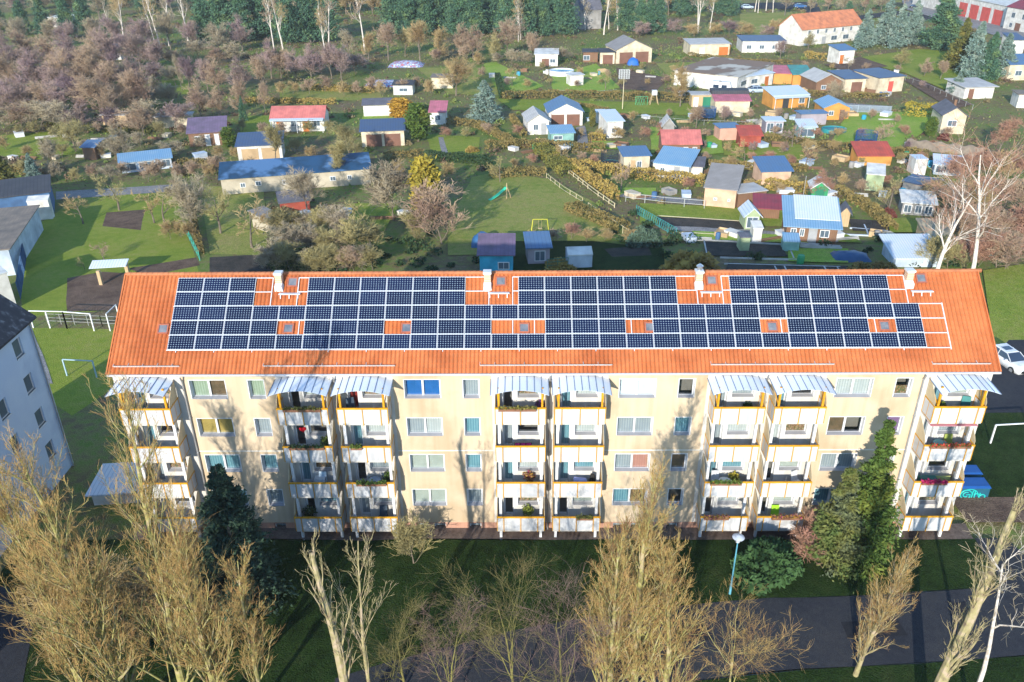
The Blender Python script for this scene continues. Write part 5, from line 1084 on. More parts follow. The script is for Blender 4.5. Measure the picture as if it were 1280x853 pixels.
row('scrub', R_(215, 250, 12), 300, 2.4, ['pink', 'tan'], 'low reddish bush on the border of the left lawn', 'border bushes of the left lawn')
row('scrub', R_(230, 560, 30), 225, 2.6, ['olive', 'tan', 'pink'], 'low mixed bush between the garage row and front plots', 'belt bushes')
row('scrub', R_(5, 300, 22), 222, 3.0, ['olive', 'grey', 'pink'], 'low bare bush along the rear of the left path', 'bushes along the left path', jy=8)
row('scrub', R_(880, 1230, 32), 192, 2.2, ['pink', 'tan', 'purple'], 'low bare bush along the lane below the right lawns', 'lane bushes right', jy=3)
row('scrub', R_(760, 1150, 36), 152, 2.2, ['pink', 'tan', 'olive'], 'low garden bush in the middle strip at the right', 'garden bushes, middle strip', jy=5)
row('scrub', R_(600, 1250, 40), 92, 2.2, ['tan', 'pink', 'olive'], 'low garden bush in the upper strip of plots', 'garden bushes, upper strip', jy=8)
bush(867, 345, 7.5, 2.9, 'large golden-olive bush right behind the roof beside the third chimney', 'ochre', n=9000, size=.22, var=2)
bush(803, 305, 4.6, 2.4, 'grey-green round shrub at the lower end of the teal fence', 'teal', var=3, n=6000, size=.16)
bush(1075, 347, 4.2, 2.2, 'brown-olive clipped hedge ball just behind the roof, left of two', 'hedge', var=1, n=8000, size=.16)
bush(1103, 348, 4.4, 2.2, 'brown-olive clipped hedge ball just behind the roof, right of two', 'hedge', var=2, n=8000, size=.16)
bush(1110, 272, 2.2, 1.6, 'dark maroon bush at the right below the low glass house', 'maroon', px=True, var=3)
bush(590, 190, 2.6, 1.3, 'round tan grass clump left of the yellow drooping tree', 'ochre', var=1)
bush(1180, 175, 2.4, 1.3, 'small maroon bush in front of the slate gable house window', 'maroon', var=2)
bush(1030, 262, 2.6, 1.4, 'dark red bush right of the green shed', 'maroon', var=1)
bush(700, 335, 4.0, 1.1, 'low tan bush left of the foil tunnel behind the roof', 'ochre', var=3)
for a in [([(628, 124), (705, 122), (862, 126)], 1.5, 1.6, 'hedge', 'long olive-brown hedge across the middle gardens below the pool plots'), ([(606, 186), (668, 184), (757, 190)], 1.3, 1.4, 'hedge', 'brown hedge below the teal shed and the white garden house'),
          ([(713, 212), (741, 232), (770, 252)], 1.8, 1.2, 'ochre', 'diagonal ochre hedge running down to the right at the centre'), ([(724, 212), (800, 224), (880, 232)], 1.6, 1.2, 'ochre', 'ochre hedge in front of the cream board cabin and teal-blue roof'),
          ([(675, 190), (700, 212), (712, 222)], 1.6, 2.6, 'olive', 'olive hedge between the yellow drooping tree and the diagonal hedge'), ([(612, 222), (682, 218)], 1.2, 1.6, 'hedge', 'dark brown hedge right of the yellow drooping tree'), ([(925, 172), (1050, 188), (1160, 196)], 1.2, 1.2, 'hedge', 'long brown hedge along the lane below the bright lawn'),
          ([(1129, 146), (1168, 147)], 2.6, 1.2, 'yellow', 'clipped bright yellow-olive hedge left of the slate gable house'), ([(955, 236), (1012, 242)], 1.5, 1.2, 'ochre', 'ochre hedge left of the bright green shed'), ([(1044, 240), (1085, 262), (1115, 290)], 1.1, 1.4, 'hedge', 'brown hedge running down beside the creeper shed'),
          ([(985, 250), (1040, 262), (1062, 268)], 1.0, .9, 'hedge', 'low brown hedge behind the blue-grey corrugated roof'), ([(880, 208), (945, 212), (1010, 214)], 1.0, 1.0, 'hedge', 'low brown hedge below the salmon roof bungalow'), ([(1006, 72), (1032, 76)], 1.6, 1.4, 'ochre', 'ochre hedge below the long white house'), ([(622, 100), (628, 124)], 1.6, 1.2, 'dark', 'dark narrow hedge left of the pool plot'),
          ([(530, 200), (600, 204), (612, 212)], 1.4, 1.6, 'dark', 'dark green hedge behind the tan grass clump'), ([(238, 252), (245, 290), (252, 320)], .8, .7, 'hedge', 'low reddish hedge on the right border of the left lawn'), ([(0, 215), (60, 222)], 1.2, 1.2, 'hedge', 'brown hedge behind the left black roof'),
          ([(712, 262), (745, 275), (780, 290)], 1.1, 2.2, 'hedge', 'dark brown thicket hedge below the diagonal ochre hedge'), ([(340, 330), (440, 336)], 1.2, 3, 'dark', 'dark bramble hedge right behind the left part of the roof')]: hedge(*a)
LF['weedtan'] = mat('weed_tan', (.20, .16, .08), .9, (.15, .12, .06), .3); LF['weedolive'] = mat('weed_olive', (.13, .19, .045), .9, (.17, .20, .055), .3); LF['weedred'] = mat('weed_red', (.16, .11, .07), .9, (.12, .08, .05), .3)
# weeds and tufts that nobody could count
def onlawn(X, Y):
    out = np.zeros(len(X), bool)
    for poly in LAWNS:
        ins = np.zeros(len(X), bool); n = len(poly)
        for i in range(n):
            (ax, ay), (bx, by) = poly[i], poly[(i+1) % n]
            if ay == by: continue
            ins ^= ((ay > Y) != (by > Y)) & (X < (bx-ax)*(Y-ay)/(by-ay)+ax)
        out |= ins
    return out
def clumps(name, label, tone, k, per, seed, box, size=.26):
    r = np.random.RandomState(seed); x0, x1, y0, y1 = box; X = r.uniform(x0, x1, k); Y = r.uniform(y0, y1, k); m = ~onlawn(X, Y); X, Y = X[m], Y[m]; k = len(X)
    R = r.uniform(.35, 1.3, k); i = np.repeat(np.arange(k), per); d = norm(r.normal(0, 1, (len(i), 3)))*r.uniform(.4, 1, (len(i), 1)); d[:, 2] = np.abs(d[:, 2])*r.uniform(.5, 1.1, k)[i]
    C = np.stack([X[i], Y[i], np.zeros(len(i))], -1)+d*R[i][:, None]
    o = link(name, npmesh(name, *cards(C, np.full(len(C), size), r, 1.5)), None, LF[tone]); o['kind'] = 'stuff'; tag(o, label, 'ground cover')
def scatter(name, label, tone, n, seed, size, box):
    r = np.random.RandomState(seed); cl = r.rand(260, 2); i = r.randint(0, 260, n); q = cl[i]+r.normal(0, .035, (n, 2)); x0, x1, y0, y1 = box
    X = x0+(x1-x0)*q[:, 0]; Y = y0+(y1-y0)*q[:, 1]; C = np.stack([X, Y, r.rand(n)*size*.8], -1); k = (Y > y0) & (Y < y1) & ~onlawn(X, Y); C = C[k]
    V, Q = cards(C, np.full(len(C), size), r, 1.4, np.array([0, 0, 1.])+r.normal(0, .5, (len(C), 3)))
    o = link(name, npmesh(name, V, Q), None, LF[tone]); o['kind'] = 'stuff'; tag(o, label, 'ground cover')
scatter('weeds', 'brown winter weeds and dead leaves scattered over the gardens', 'weedtan', 16000, 1, .24, (-150, 220, 66, 330))
scatter('weeds', 'olive tufts of rough grass scattered over the gardens', 'weedolive', 26000, 2, .28, (-150, 220, 58, 330))
scatter('weeds', 'reddish dead undergrowth scattered over the garden beds', 'weedred', 12000, 3, .26, (-120, 180, 60, 250))
r = np.random.RandomState(77); C = np.stack([r.uniform(-4, 60, 7000), r.uniform(-17, -1.2, 7000), r.uniform(.03, .06, 7000)], -1)
o = link('leaf_litter', npmesh('leaf_litter', *cards(C, np.full(7000, .085), r, 1.2, np.stack([r.normal(0, 1, 7000), r.normal(0, 1, 7000), r.normal(0, .1, 7000)], -1))), None, mat('dead_leaves', (.20, .13, .06), .9, (.12, .07, .03), 3)); o['kind'] = 'stuff'; tag(o, 'dead brown leaves scattered over the front lawn and road', 'leaf litter')
clumps('undergrowth', 'brown winter undergrowth and low perennials between the garden plots', 'weedtan', 620, 60, 11, (-130, 200, 62, 300))
clumps('undergrowth', 'olive low undergrowth between the garden plots', 'weedolive', 700, 60, 12, (-130, 200, 62, 300))
clumps('undergrowth', 'reddish-brown low undergrowth between the garden plots', 'weedred', 560, 60, 13, (-130, 200, 66, 300))
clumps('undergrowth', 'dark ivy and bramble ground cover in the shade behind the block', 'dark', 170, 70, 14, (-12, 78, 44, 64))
# ---------------------------------------------------------------- fences and frames
def fence(name, label, pts, h, mt, step=2.0, rails=(.9,), slat=False, px=True, cat='fence', w=.06, lattice=False):
    P = [Vector(G(*p)) if px else Vector((*p, 0)) for p in pts]; root = thing(name, label, cat, tuple(P[0])); O = P[0]; rl = MB(); n = 0
    for a, b in zip(P, P[1:]):
        L = (b-a).length; k = max(1, round(L/step))
        for i in range(k+1):
            q = a+(b-a)*i/k-O; MB().box(q.x-w/2, q.y-w/2, 0, q.x+w/2, q.y+w/2, h).build('post', mt, root)
        for z in rails: rl.bar(a-O+Vector((0, 0, h*z)), b-O+Vector((0, 0, h*z)), w*.8)
        if slat:
            u = (b-a).normalized(); m_ = int(L/.16)
            for i in range(m_): q = a+u*(.16*i+.04)-O; rl.bar(q+Vector((0, 0, .1)), q+u*.0+Vector((0, 0, h*.96)), .09, .02)
        if lattice:
            u = (b-a).normalized(); m_ = int(L/.5)
            for i in range(m_): q = a+u*(.5*i)-O; rl.bar(q+Vector((0, 0, .05)), q+u*.5+Vector((0, 0, h*.95)), .04); rl.bar(q+u*.5+Vector((0, 0, .05)), q+Vector((0, 0, h*.95)), .04)
    rl.build('rails', mt, root); return root
MW = simple('white_paint', (.75, .76, .78), .5); MT = simple('teal_paint', (.05, .26, .26), .6); MG = simple('wire_grey', (.30, .31, .30), .6); MY = simple('pale_wood', (.60, .52, .34), .8)
fence('post_frame', 'white metal post and rail frame across the left lawn', [(42, 410), (84, 411), (118, 414)], 1.9, MW, 2.1, (1.0,), cat='frame', w=.10)
fence('post_frame', 'white corner frame at the gable end of the roof, right of the long white one', [(138, 414), (150, 402)], 1.9, MW, 2, (1.0,), cat='frame', w=.09)
fence('wire_fence', 'low grey wire fence along the soil bed behind the white frame', [(60, 405), (128, 408), (150, 409)], 1.2, MG, 1.6, (.95, .6, .3), cat='fence', w=.05)
fence('carpet_bar', 'pale blue carpet beating bar on the shaded lawn at the left', [(84, 470), (121, 472)], 1.7, simple('pale_blue_paint', (.35, .5, .6), .5), 4, (1.0,), cat='frame', w=.10)
fence('carpet_bar', 'white goal frame on the lawn at the right edge below the car park', [(1237, 557), (1290, 554)], 1.9, MW, 6, (1.0,), cat='frame', w=.10)
fence('lattice_fence', 'teal lattice fence running down to the right behind the roof', [(795, 268), (845, 297)], 1.3, MT, 2.0, (.95, .1), lattice=True)
fence('picket_fence', 'pale low picket fence along the left side of the grass walk', [(683, 223), (705, 240), (728, 254)], .8, MY, 2.0, (.95, .3))
fence('picket_fence', 'pale fence boards at the foot of the diagonal ochre hedge', [(711, 217), (741, 241), (768, 260)], .7, MY, 2.0, (.95, .3), w=.1)
fence('wire_fence', 'pale wire fence in front of the peach walled house', [(782, 252), (830, 258), (880, 262)], 1.3, simple('pale_fence', (.5, .52, .5), .6), 2.4, (.97, .5))
fence('wire_fence', 'green wire fence on the border of the left lawn', [(232, 290), (250, 326)], 1.3, simple('turq_fence', (.05, .4, .3), .6), 2.0, (.97, .5, .1))
fence('board_fence', 'blue board fence on the left edge of the shaded lawn', [(26, 374), (36, 300), (40, 286)], 2.0, WM['blue'], 2.2, (.9,), slat=True)
fence('board_fence', 'grey-blue board fence left of the yellow hedge', [(1058, 141), (1113, 143)], 1.6, simple('blue_grey_board', (.30, .36, .42), .8), 2, (.9, .2), slat=True)
fence('wire_fence', 'pale fence along the lane on the upper right meadow', [(1105, 92), (1160, 112), (1215, 138)], 1.1, MG, 3, (.95,))
fence('wire_fence', 'fence posts along the diagonal grass walk beside the play lawn', [(735, 262), (790, 300)], 1.0, MY, 2.4, (.95,))
fence('wire_fence', 'green mesh fence left of the foil tunnel behind the block', [(684, 338), (710, 336)], 1.4, simple('green_mesh', (.04, .18, .12), .7), 1.2, (.97, .7, .4, .1))
for a in [([(640, 150), (655, 172)], 1.2, 1.0, 'hedge', 'short brown hedge left of the small grey gable house'), ([(735, 176), (757, 177)], 1.3, .8, 'ochre', 'brown clipped hedge left of the pale blue roofed white house'), ([(690, 126), (760, 140)], .8, .7, 'hedge', 'low brown hedge above the blue gable garage'),
          ([(860, 70), (925, 78), (990, 80)], .9, .8, 'hedge', 'low brown hedge behind the white workshop'), ([(905, 162), (950, 170)], 1.0, .8, 'hedge', 'low brown hedge below the dark netted trampoline'), ([(1010, 120), (1110, 124)], 1.1, 1.0, 'hedge', 'brown hedge in front of the twin cream garages'),
          ([(900, 232), (950, 236)], 1.1, .8, 'ochre', 'ochre hedge left of the blue roofed tan hut'), ([(1120, 200), (1230, 212)], 1.1, 1.2, 'hedge', 'brown hedge below the wavy wall at the right'), ([(300, 128), (420, 130)], 1.0, 1.6, 'ochre', 'tan reed hedge behind the white pink-roofed bungalow'),
          ([(380, 112), (470, 116)], 1.2, 2.0, 'ochre', 'tall dry reed strip on the wasteland'), ([(210, 205), (290, 212)], 1.1, 1.2, 'hedge', 'brown hedge right of the long glazed frame'), ([(60, 160), (190, 168)], 1.0, 1.6, 'olive', 'olive bramble hedge under the purple wood'),
          ([(480, 200), (530, 196)], 1.2, 1.2, 'hedge', 'brown hedge below the rounded green thuja'), ([(560, 155), (600, 160), (650, 186)], 1.2, 1.4, 'hedge', 'brown hedge beside the spreading blue-grey conifer')]: hedge(*a)
fence('wire_fence', 'pale post fence along the lane above the salmon roof bungalow', [(790, 150), (860, 156), (960, 160)], 1.0, MG, 3, (.95,))
fence('wire_fence', 'pale post fence between the upper lawn plots left of the dug bed', [(690, 118), (740, 120), (770, 118)], 1.0, MG, 2.5, (.95,))
w_ = MB(); P0 = Vector(G(1132, 186)); P1 = Vector(G(1228, 197)); L = (P1-P0).length; u = (P1-P0).normalized(); k = 40
for i in range(k):
    a = P0+u*(L*i/k)-P0; b = P0+u*(L*(i+1)/k)-P0; z1 = 1.6+.18*math.sin(i*.8); z2 = 1.6+.18*math.sin((i+1)*.8)
    w_.hexa([a, b, b+Vector((0, .25, 0)), a+Vector((0, .25, 0))], [a+Vector((0, 0, z1)), b+Vector((0, 0, z2)), b+Vector((0, .25, z2)), a+Vector((0, .25, z1))])
tag(w_.build('garden_wall', mat('wall_grey_brown', (.24, .20, .16), .9, (.16, .13, .11), 1.2), loc=P0), 'wavy topped grey-beige wall below the slate gable house', 'wall')
def borders(label, segs, mt=MY, h=.18):
    O = Vector(G(*segs[0][:2])); b = MB()
    for s in segs: b.bar(Vector(G(*s[:2]))-O+Vector((0, 0, h/2)), Vector(G(*s[2:]))-O+Vector((0, 0, h/2)), .16, h)
    tag(b.build('bed_border', mt, loc=O), label, 'bed border')
MBd = C_('pale_board', (.55, .53, .50), (.40, .39, .38))
borders('pale board edging around the dark beds behind the third roof section', [(880, 301, 985, 307), (985, 307, 992, 324), (900, 323, 1000, 326), (880, 302, 884, 322)], MBd)
borders('pale board edging of the lowest beds right behind the ridge', [(905, 331, 1050, 335), (968, 334, 974, 346), (980, 334, 986, 346), (1030, 335, 1036, 346), (1046, 335, 1052, 346)], MBd)
borders('stacked pale boards below the blue-grey corrugated roof', [(1000, 309, 1052, 313), (1000, 307, 1050, 311)], MBd, .4)
borders('blue water pipes and planks on the dark bed right of the corrugated roof', [(1062, 286, 1110, 290), (1052, 294, 1100, 296), (1080, 282, 1086, 296)], WM['bluewhite'])
borders('pale plank edging along the dark bed left of the corrugated roof', [(822, 271, 930, 278), (840, 291, 925, 296)], MY)
# ---------------------------------------------------------------- play things, pools, poles
def trampoline(x, y, r, label, col='black', net=True):
    t = thing('trampoline', label, 'trampoline', G(x, y), 0, 'round trampolines'); tm = simple('trampoline_'+col, (.02, .03, .05) if col == 'black' else (.02, .08, .22), .5)
    MB().lathe([(r*.86, .72), (r*.86, .74)], n=24).build('mat', simple('jump_mat', (.02, .02, .03), .7), t)
    m = MB(); 
    for k in range(24):
        a, b = 2*math.pi*k/24, 2*math.pi*(k+1)/24; m.hexa([(r*.85*math.cos(a), r*.85*math.sin(a), .72), (r*.85*math.cos(b), r*.85*math.sin(b), .72), (r*math.cos(b), r*math.sin(b), .72), (r*math.cos(a), r*math.sin(a), .72)],
                                                         [(r*.85*math.cos(a), r*.85*math.sin(a), .78), (r*.85*math.cos(b), r*.85*math.sin(b), .78), (r*math.cos(b), r*math.sin(b), .78), (r*math.cos(a), r*math.sin(a), .78)])
    m.build('rim_pad', MT if col == 'black' else tm, t)
    for k in range(8):
        a = 2*math.pi*k/8; MB().bar((r*.97*math.cos(a), r*.97*math.sin(a), 0), (r*.97*math.cos(a), r*.97*math.sin(a), 2.4 if net else .7), .05).build('pole', tm, t)
    if net:
        s = MB()
        for k in range(48):
            a, b = 2*math.pi*k/48, 2*math.pi*(k+1)/48; s.bar((r*math.cos(a), r*math.sin(a), .8), (r*math.cos(a), r*math.sin(a), 2.35), .035)
            for z in (.95, 1.2, 1.45, 1.7, 1.95, 2.2, 2.35): s.bar((r*math.cos(a), r*math.sin(a), z), (r*math.cos(b), r*math.sin(b), z), .035)
        s.build('net', tm, t)
trampoline(763, 209, 1.55, 'round trampoline with dark net left of the cream board cabin')
trampoline(1081, 182, 1.75, 'trampoline with dark blue net on the bright lawn', 'blue')
trampoline(884, 150, 1.5, 'trampoline with dark net left of the pink and black roofed house', 'blue')
def pool(x, y, rx, ry, h, label, wm, water):
    t = thing('pool', label, 'pool', G(x, y)); n = 28; m = MB(); 
    for k in range(n):
        a, b = 2*math.pi*k/n, 2*math.pi*(k+1)/n; A = (rx*math.cos(a), ry*math.sin(a)); B = (rx*math.cos(b), ry*math.sin(b)); e = .93
        m.hexa([(A[0]*e, A[1]*e, 0), (B[0]*e, B[1]*e, 0), (*B, 0), (*A, 0)], [(A[0]*e, A[1]*e, h), (B[0]*e, B[1]*e, h), (*B, h), (*A, h)])
    m.build('pool_wall', wm, t); MB().add([(rx*.92*math.cos(2*math.pi*k/n), ry*.92*math.sin(2*math.pi*k/n), h*.8) for k in range(n)], [tuple(range(n))]).build('water', water, t)
pool(702, 94, 3.0, 2.6, 1.2, 'white walled round pool with bright blue water', M_WHITE, simple('pool_water', (.05, .35, .65), .08, spec=.6))
pool(1042, 165, 2.2, 1.8, .7, 'round pool with dark teal cover on the bright lawn', simple('teal_pool', (.03, .25, .28), .5), simple('pool_cover', (.02, .20, .24), .6))
t = thing('slide', 'green plastic slide with wooden ladder on the shaded play lawn', 'slide', G(613, 252))
a = MB(); 
for i in range(10):
    p, q = i/10, (i+1)/10; zz = lambda u: .12+1.5*u**1.35; a.hexa([(p*2.4-.0, p*1.1, zz(p)), (q*2.4, q*1.1, zz(q)), (q*2.4-.35, q*1.1+.45, zz(q)), (p*2.4-.35, p*1.1+.45, zz(p))], [(p*2.4-.0, p*1.1, zz(p)+.05), (q*2.4, q*1.1, zz(q)+.05), (q*2.4-.35, q*1.1+.45, zz(q)+.05), (p*2.4-.35, p*1.1+.45, zz(p)+.05)])
a.build('chute', simple('slide_green', (.05, .55, .32), .4), t)
l_ = MB(); 
for o in (0, .5): l_.bar((2.4, 1.1+o, 1.6), (2.9, 1.4+o, 0), .08); l_.bar((2.3, 1.0+o, 2.2), (2.3, 1.0+o, 0), .08)
l_.build('ladder', WM['tan'], t)
t = thing('swing', 'yellow metal swing frame with small seat on the play lawn', 'swing', G(675, 290)); s = MB()
for x in (-.9, .9): s.bar((x, 0, 1.7), (x*1.25, -.6, 0), .07); s.bar((x, 0, 1.7), (x*1.25, .6, 0), .07)
s.bar((-.9, 0, 1.7), (.9, 0, 1.7), .07); s.build('frame', simple('swing_yellow', (.55, .52, .04), .5), t); MB().bar((-.2, 0, 1.7), (-.2, 0, .5), .02).bar((.2, 0, 1.7), (.2, 0, .5), .02).box(-.25, -.15, .45, .25, .15, .5).build('seat', WM['tan'], t)
fence('football_goal', 'green framed football goal on the middle lawn', [(794, 132), (809, 132)], 1.8, simple('goal_green', (.05, .4, .2), .5), 4, (1.0, .05), lattice=True, cat='goal')
t = thing('play_tower', 'small wooden play tower with white box roof right of the green goal', 'play tower', G(817, 131)); s = MB()
for x, y in ((-.9, -.7), (.9, -.7), (-.9, .7), (.9, .7)): s.bar((x, y, 0), (x*.4, y*.5, 2.2), .1)
s.build('legs', WM['tan'], t); MB().box(-.5, -.5, 2.0, .5, .5, 2.9).build('cabin', M_WHITE, t)
t = thing('antenna_pole', 'tall pole with a grey wire mesh box on top in the middle gardens', 'pole', G(778, 137)); MB().tube([(0, 0, 0), (0, 0, 6.2)], [.09, .06], 8).build('pole', MY, t); bx = MB()
for i in range(5):
    f = -1+.5*i
    for y in (-.5, .5): bx.bar((f, y, 6.1), (f, y, 7.7), .06); bx.bar((-1, y, 6.1+.4*i), (1, y, 6.1+.4*i), .06)
    bx.bar((f, -.5, 6.1), (f, .5, 6.1), .06); bx.bar((f, -.5, 7.7), (f, .5, 7.7), .06)
bx.build('mesh_box', simple('mesh_white', (.6, .62, .62), .5), t)
t = thing('satellite_dish', 'white round satellite dish behind the blue-grey corrugated roof', 'dish', G(1000, 268)); MB().tube([(0, 0, 0), (0, 0, 2.6)], .04, 8).build('mast', M_ZINC, t)
MB().lathe([(.02, 0), (.3, .03), (.5, .12), (.52, .16), (.3, .08), (.02, .05)], n=20).build('bowl', M_WHITE, t).rotation_euler = (math.radians(65), 0, 0); t.children[-1].location = (0, -.1, 2.7)
def tarp(x, y, w, d, h, label, mt, name='tarpaulin'):
    r = np.random.RandomState(int(x)); m = MB(); nx, ny = 12, 9; vs = []
    for j in range(ny+1):
        for i in range(nx+1):
            u, v = i/nx*2-1, j/ny*2-1; z = h*max(0, (1-abs(u)**2.2))**.6*max(0, (1-abs(v)**2.2))**.6; vs.append((u*w/2+r.normal(0, .04), v*d/2, z+r.normal(0, .05)*(z > .05)))
    m.add(vs, [(j*(nx+1)+i, j*(nx+1)+i+1, (j+1)*(nx+1)+i+1, (j+1)*(nx+1)+i) for j in range(ny) for i in range(nx)])
    return tag(m.build(name, mt, smooth=True, loc=G(x, y)), label, 'tarpaulin' if name == 'tarpaulin' else 'heap')
tarp(603, 306, 2.8, 2.6, 1.6, 'dark blue tarpaulin tent behind the turquoise shed', simple('blue_tarp', (.03, .12, .28), .5))
tarp(791, 81, 3.0, 2.4, 1.8, 'bright blue covered heap in front of the grey gable garage', simple('bright_tarp', (.02, .13, .5), .5))
tarp(1062, 322, 4.5, 3, .7, 'flat dark blue tarpaulin left of the pale blue-white roof', simple('dark_tarp', (.03, .09, .2), .5))
M_JUNK = mat('rubbish', (.60, .60, .62), .8, (.45, .12, .10), 2.2, c3=(.10, .25, .50), lo=.4, hi=.6)
tarp(480, 106, 8.5, 6, 1.0, 'colourful rubbish heap on the wasteland, left heap', M_JUNK, 'rubbish_heap')
tarp(508, 82, 9, 6, 1.2, 'colourful rubbish heap near the pines, right heap', M_JUNK, 'rubbish_heap')
tarp(960, 156, 4.2, 3, 1.6, 'rounded stone pizza oven mound left of the lilac glass shed', WM['beige'], 'stone_heap')
for x, y, lb, c in [(1132, 198, 'small green bin in front of the wavy wall', 'green'), (632, 120, 'narrow dark blue water butt left of the pool plot', 'blue'), (990, 258, 'blue water barrel left of the green shed', 'blue'), (868, 148, 'blue barrel left of the dark netted trampoline', 'blue'), (1000, 330, 'green compost cone on the shaded lawn behind the ridge', 'green'), (684, 93, 'white box beside the blue pool', 'white'), (1238, 320, 'teal barrel below the large birch', 'teal')]:
    tag(MB().lathe([(.38, 0), (.42, .3), (.42, .9), (.36, 1.1)], n=14).build('barrel', WM[c], loc=G(x, y)), lb, 'barrel')
# ---- small garden clutter
def clutter(kind, xs, y, text, grp, jy=3):
    xs = sorted(x+random.uniform(-7, 7) for x in xs)
    for i, x in enumerate(xs):
        a = random.uniform(0, 3.1); s = random.uniform(.7, 1.3); p = G(x, y+random.uniform(-jy, jy)); m = MB()
        if kind == 'crate': w, d, h = .9*s, .6*s, .6*s; m.box(-w, -d, 0, w, d, h).box(-w-.05, -d-.05, h, w+.05, d+.05, h+.08); mt = random.choice([WM['white'], WM['bluewhite'], WM['cream'], M_WHITE])
        elif kind == 'plank_pile':
            for j in range(5): m.box(-1.5*s, -.4+.17*j, .02+.12*(j % 3), 1.5*s, -.25+.17*j, .12+.12*(j % 3))
            mt = random.choice([WM['tan'], MBd, WM['brown']])
        elif kind == 'compost_frame':
            for q in ((-1, -1, 1, -.93), (-1, .93, 1, 1), (-1, -.93, -.93, .93), (.93, -.93, 1, .93)): m.box(q[0]*s, q[1]*s*.8, 0, q[2]*s, q[3]*s*.8, .7)
            m.box(-.93*s, -.74*s, 0, .93*s, .74*s, .45); mt = random.choice([WM['brown'], WM['tan'], WM['grey']])
        else: m.lathe([(.34*s, 0), (.38*s, .4), (.36*s, .9), (.2*s, .98)], n=12); mt = random.choice([WM['blue'], WM['green'], WM['grey'], WM['turq']])
        o = m.build(kind, mt, loc=p); o.rotation_euler = (0, 0, a if kind != 'plank_pile' else a*.3-.4); tag(o, f"{text}, {ORD[i]} from the left", kind.replace('_', ' '), grp)
for i, (y, x0, x1, wh_) in enumerate([(94, 620, 1120, 'the upper gardens'), (118, 860, 1130, 'the rows by the rusty workshop'), (148, 740, 1120, 'the upper middle gardens'), (186, 640, 1190, 'the middle gardens'), (206, 820, 1190, 'the lower middle gardens'), (244, 790, 1170, 'the gardens level with the green shed'), (298, 860, 1120, 'the plots just behind the roof')]):
    clutter('crate', R_(x0, x1, 62), y, f"small pale box in {wh_}", 'pale boxes in '+wh_)
    clutter('plank_pile', R_(x0+20, x1, 88), y+3, f"pile of planks in {wh_}", 'plank piles in '+wh_)
    clutter('compost_frame', R_(x0+40, x1, 96), y-3, f"compost frame in {wh_}", 'compost frames in '+wh_)
    clutter('barrel', R_(x0+30, x1, 105), y+1, f"water barrel in {wh_}", 'water barrels in '+wh_)
for (y, x0, x1, wh_) in [(196, 10, 340, 'the left gardens above the path'), (172, 30, 330, 'the left gardens below the wood'), (268, 380, 520, 'the scrub behind the left roof')]:
    clutter('crate', R_(x0, x1, 60), y, f"small pale box in {wh_}", 'pale boxes in '+wh_)
    clutter('plank_pile', R_(x0+25, x1, 70), y+3, f"pile of planks in {wh_}", 'plank piles in '+wh_)
# ---- lamp post in front
t = thing('street_lamp', 'blue-green lamp post with a flat round white head on the front lawn', 'street lamp', (40.0, -6.1, 0)); MB().tube([(0, 0, 0), (0, 0, 1.0), (0, 0, 1.05), (0, 0, 4.35)], [.075, .075, .05, .04], 10).build('pole', simple('lamp_pole', (.12, .38, .50), .4), t)
MB().lathe([(.04, 0), (.12, .04), (.10, .16), (.16, .30), (.34, .36), (.36, .40), (.24, .48), (.05, .56)], (0, 0, 4.3), 20).build('lamp_head', simple('lamp_white', (.5, .54, .6), .3), t)
# ---- recycling containers with graffiti
t = thing('recycling_container', 'dark container with blue lids and turquoise graffiti beside the right gable end', 'container', (59.6, 3.2, 0))
MB().box(-1.35, 0, .05, 1.3, 1.3, 1.35).build('body', simple('container_body', (.02, .10, .16), .4), t, bevel=.05)
MB().hexa([(-1.4, -.05, 1.37), (1.35, -.05, 1.37), (1.35, 1.4, 1.37), (-1.4, 1.4, 1.37)], [(-1.3, .1, 1.55), (1.25, .1, 1.55), (1.25, 1.3, 1.62), (-1.3, 1.3, 1.62)]).build('lid', simple('container_blue', (.012, .08, .30), .35), t)
g = MB(); TZ = -.03
def stroke(p, r=.055): g.tube([(x, TZ, z) for x, z in p], r, 6)
arc = lambda cx, cz, r, a0, a1, n=14, sx=1.0: [(cx+sx*r*math.cos(math.radians(a0+(a1-a0)*i/n)), cz+r*math.sin(math.radians(a0+(a1-a0)*i/n))) for i in range(n+1)]
stroke(arc(-.80, .68, .50, 20, 320)); stroke(arc(-.78, .66, .27, 60, 300)); stroke([(-.78, .62), (-.42, .66), (-.42, .30)])
stroke([(-.25, .20), (-.22, 1.10), (-.02, 1.15), (0, .2)]); stroke(arc(.16, .5, .26, 150, -30)); stroke([(.42, .2), (.46, .85)]); stroke(arc(.72, .42, .24, 160, -160)); stroke([(-1.3, .12), (1.28, .12)], .035)
stroke(arc(-.5, .55, .72, 0, 180, 16, 1.1), .04)
g.build('graffiti', simple('turquoise_paint', (.02, .50, .46), .5), t); t.scale = (.78, .78, .74); t.location = (59.3, 3.2, 0)
t2 = thing('recycling_container', 'blue flat lidded container behind the graffiti covered one', 'container', (59.6, 4.9, 0)); t2.scale = (.8, .8, .72); MB().box(-1.2, 0, .05, 1.2, 1.2, 1.3).build('body', simple('container_body', (.02, .1, .16), .4), t2, bevel=.05)
MB().hexa([(-1.25, -.05, 1.32), (1.25, -.05, 1.32), (1.25, 1.25, 1.32), (-1.25, 1.25, 1.32)], [(-1.15, .08, 1.48), (1.15, .08, 1.48), (1.15, 1.15, 1.55), (-1.15, 1.15, 1.55)]).build('lid', MATS['container_blue'], t2)
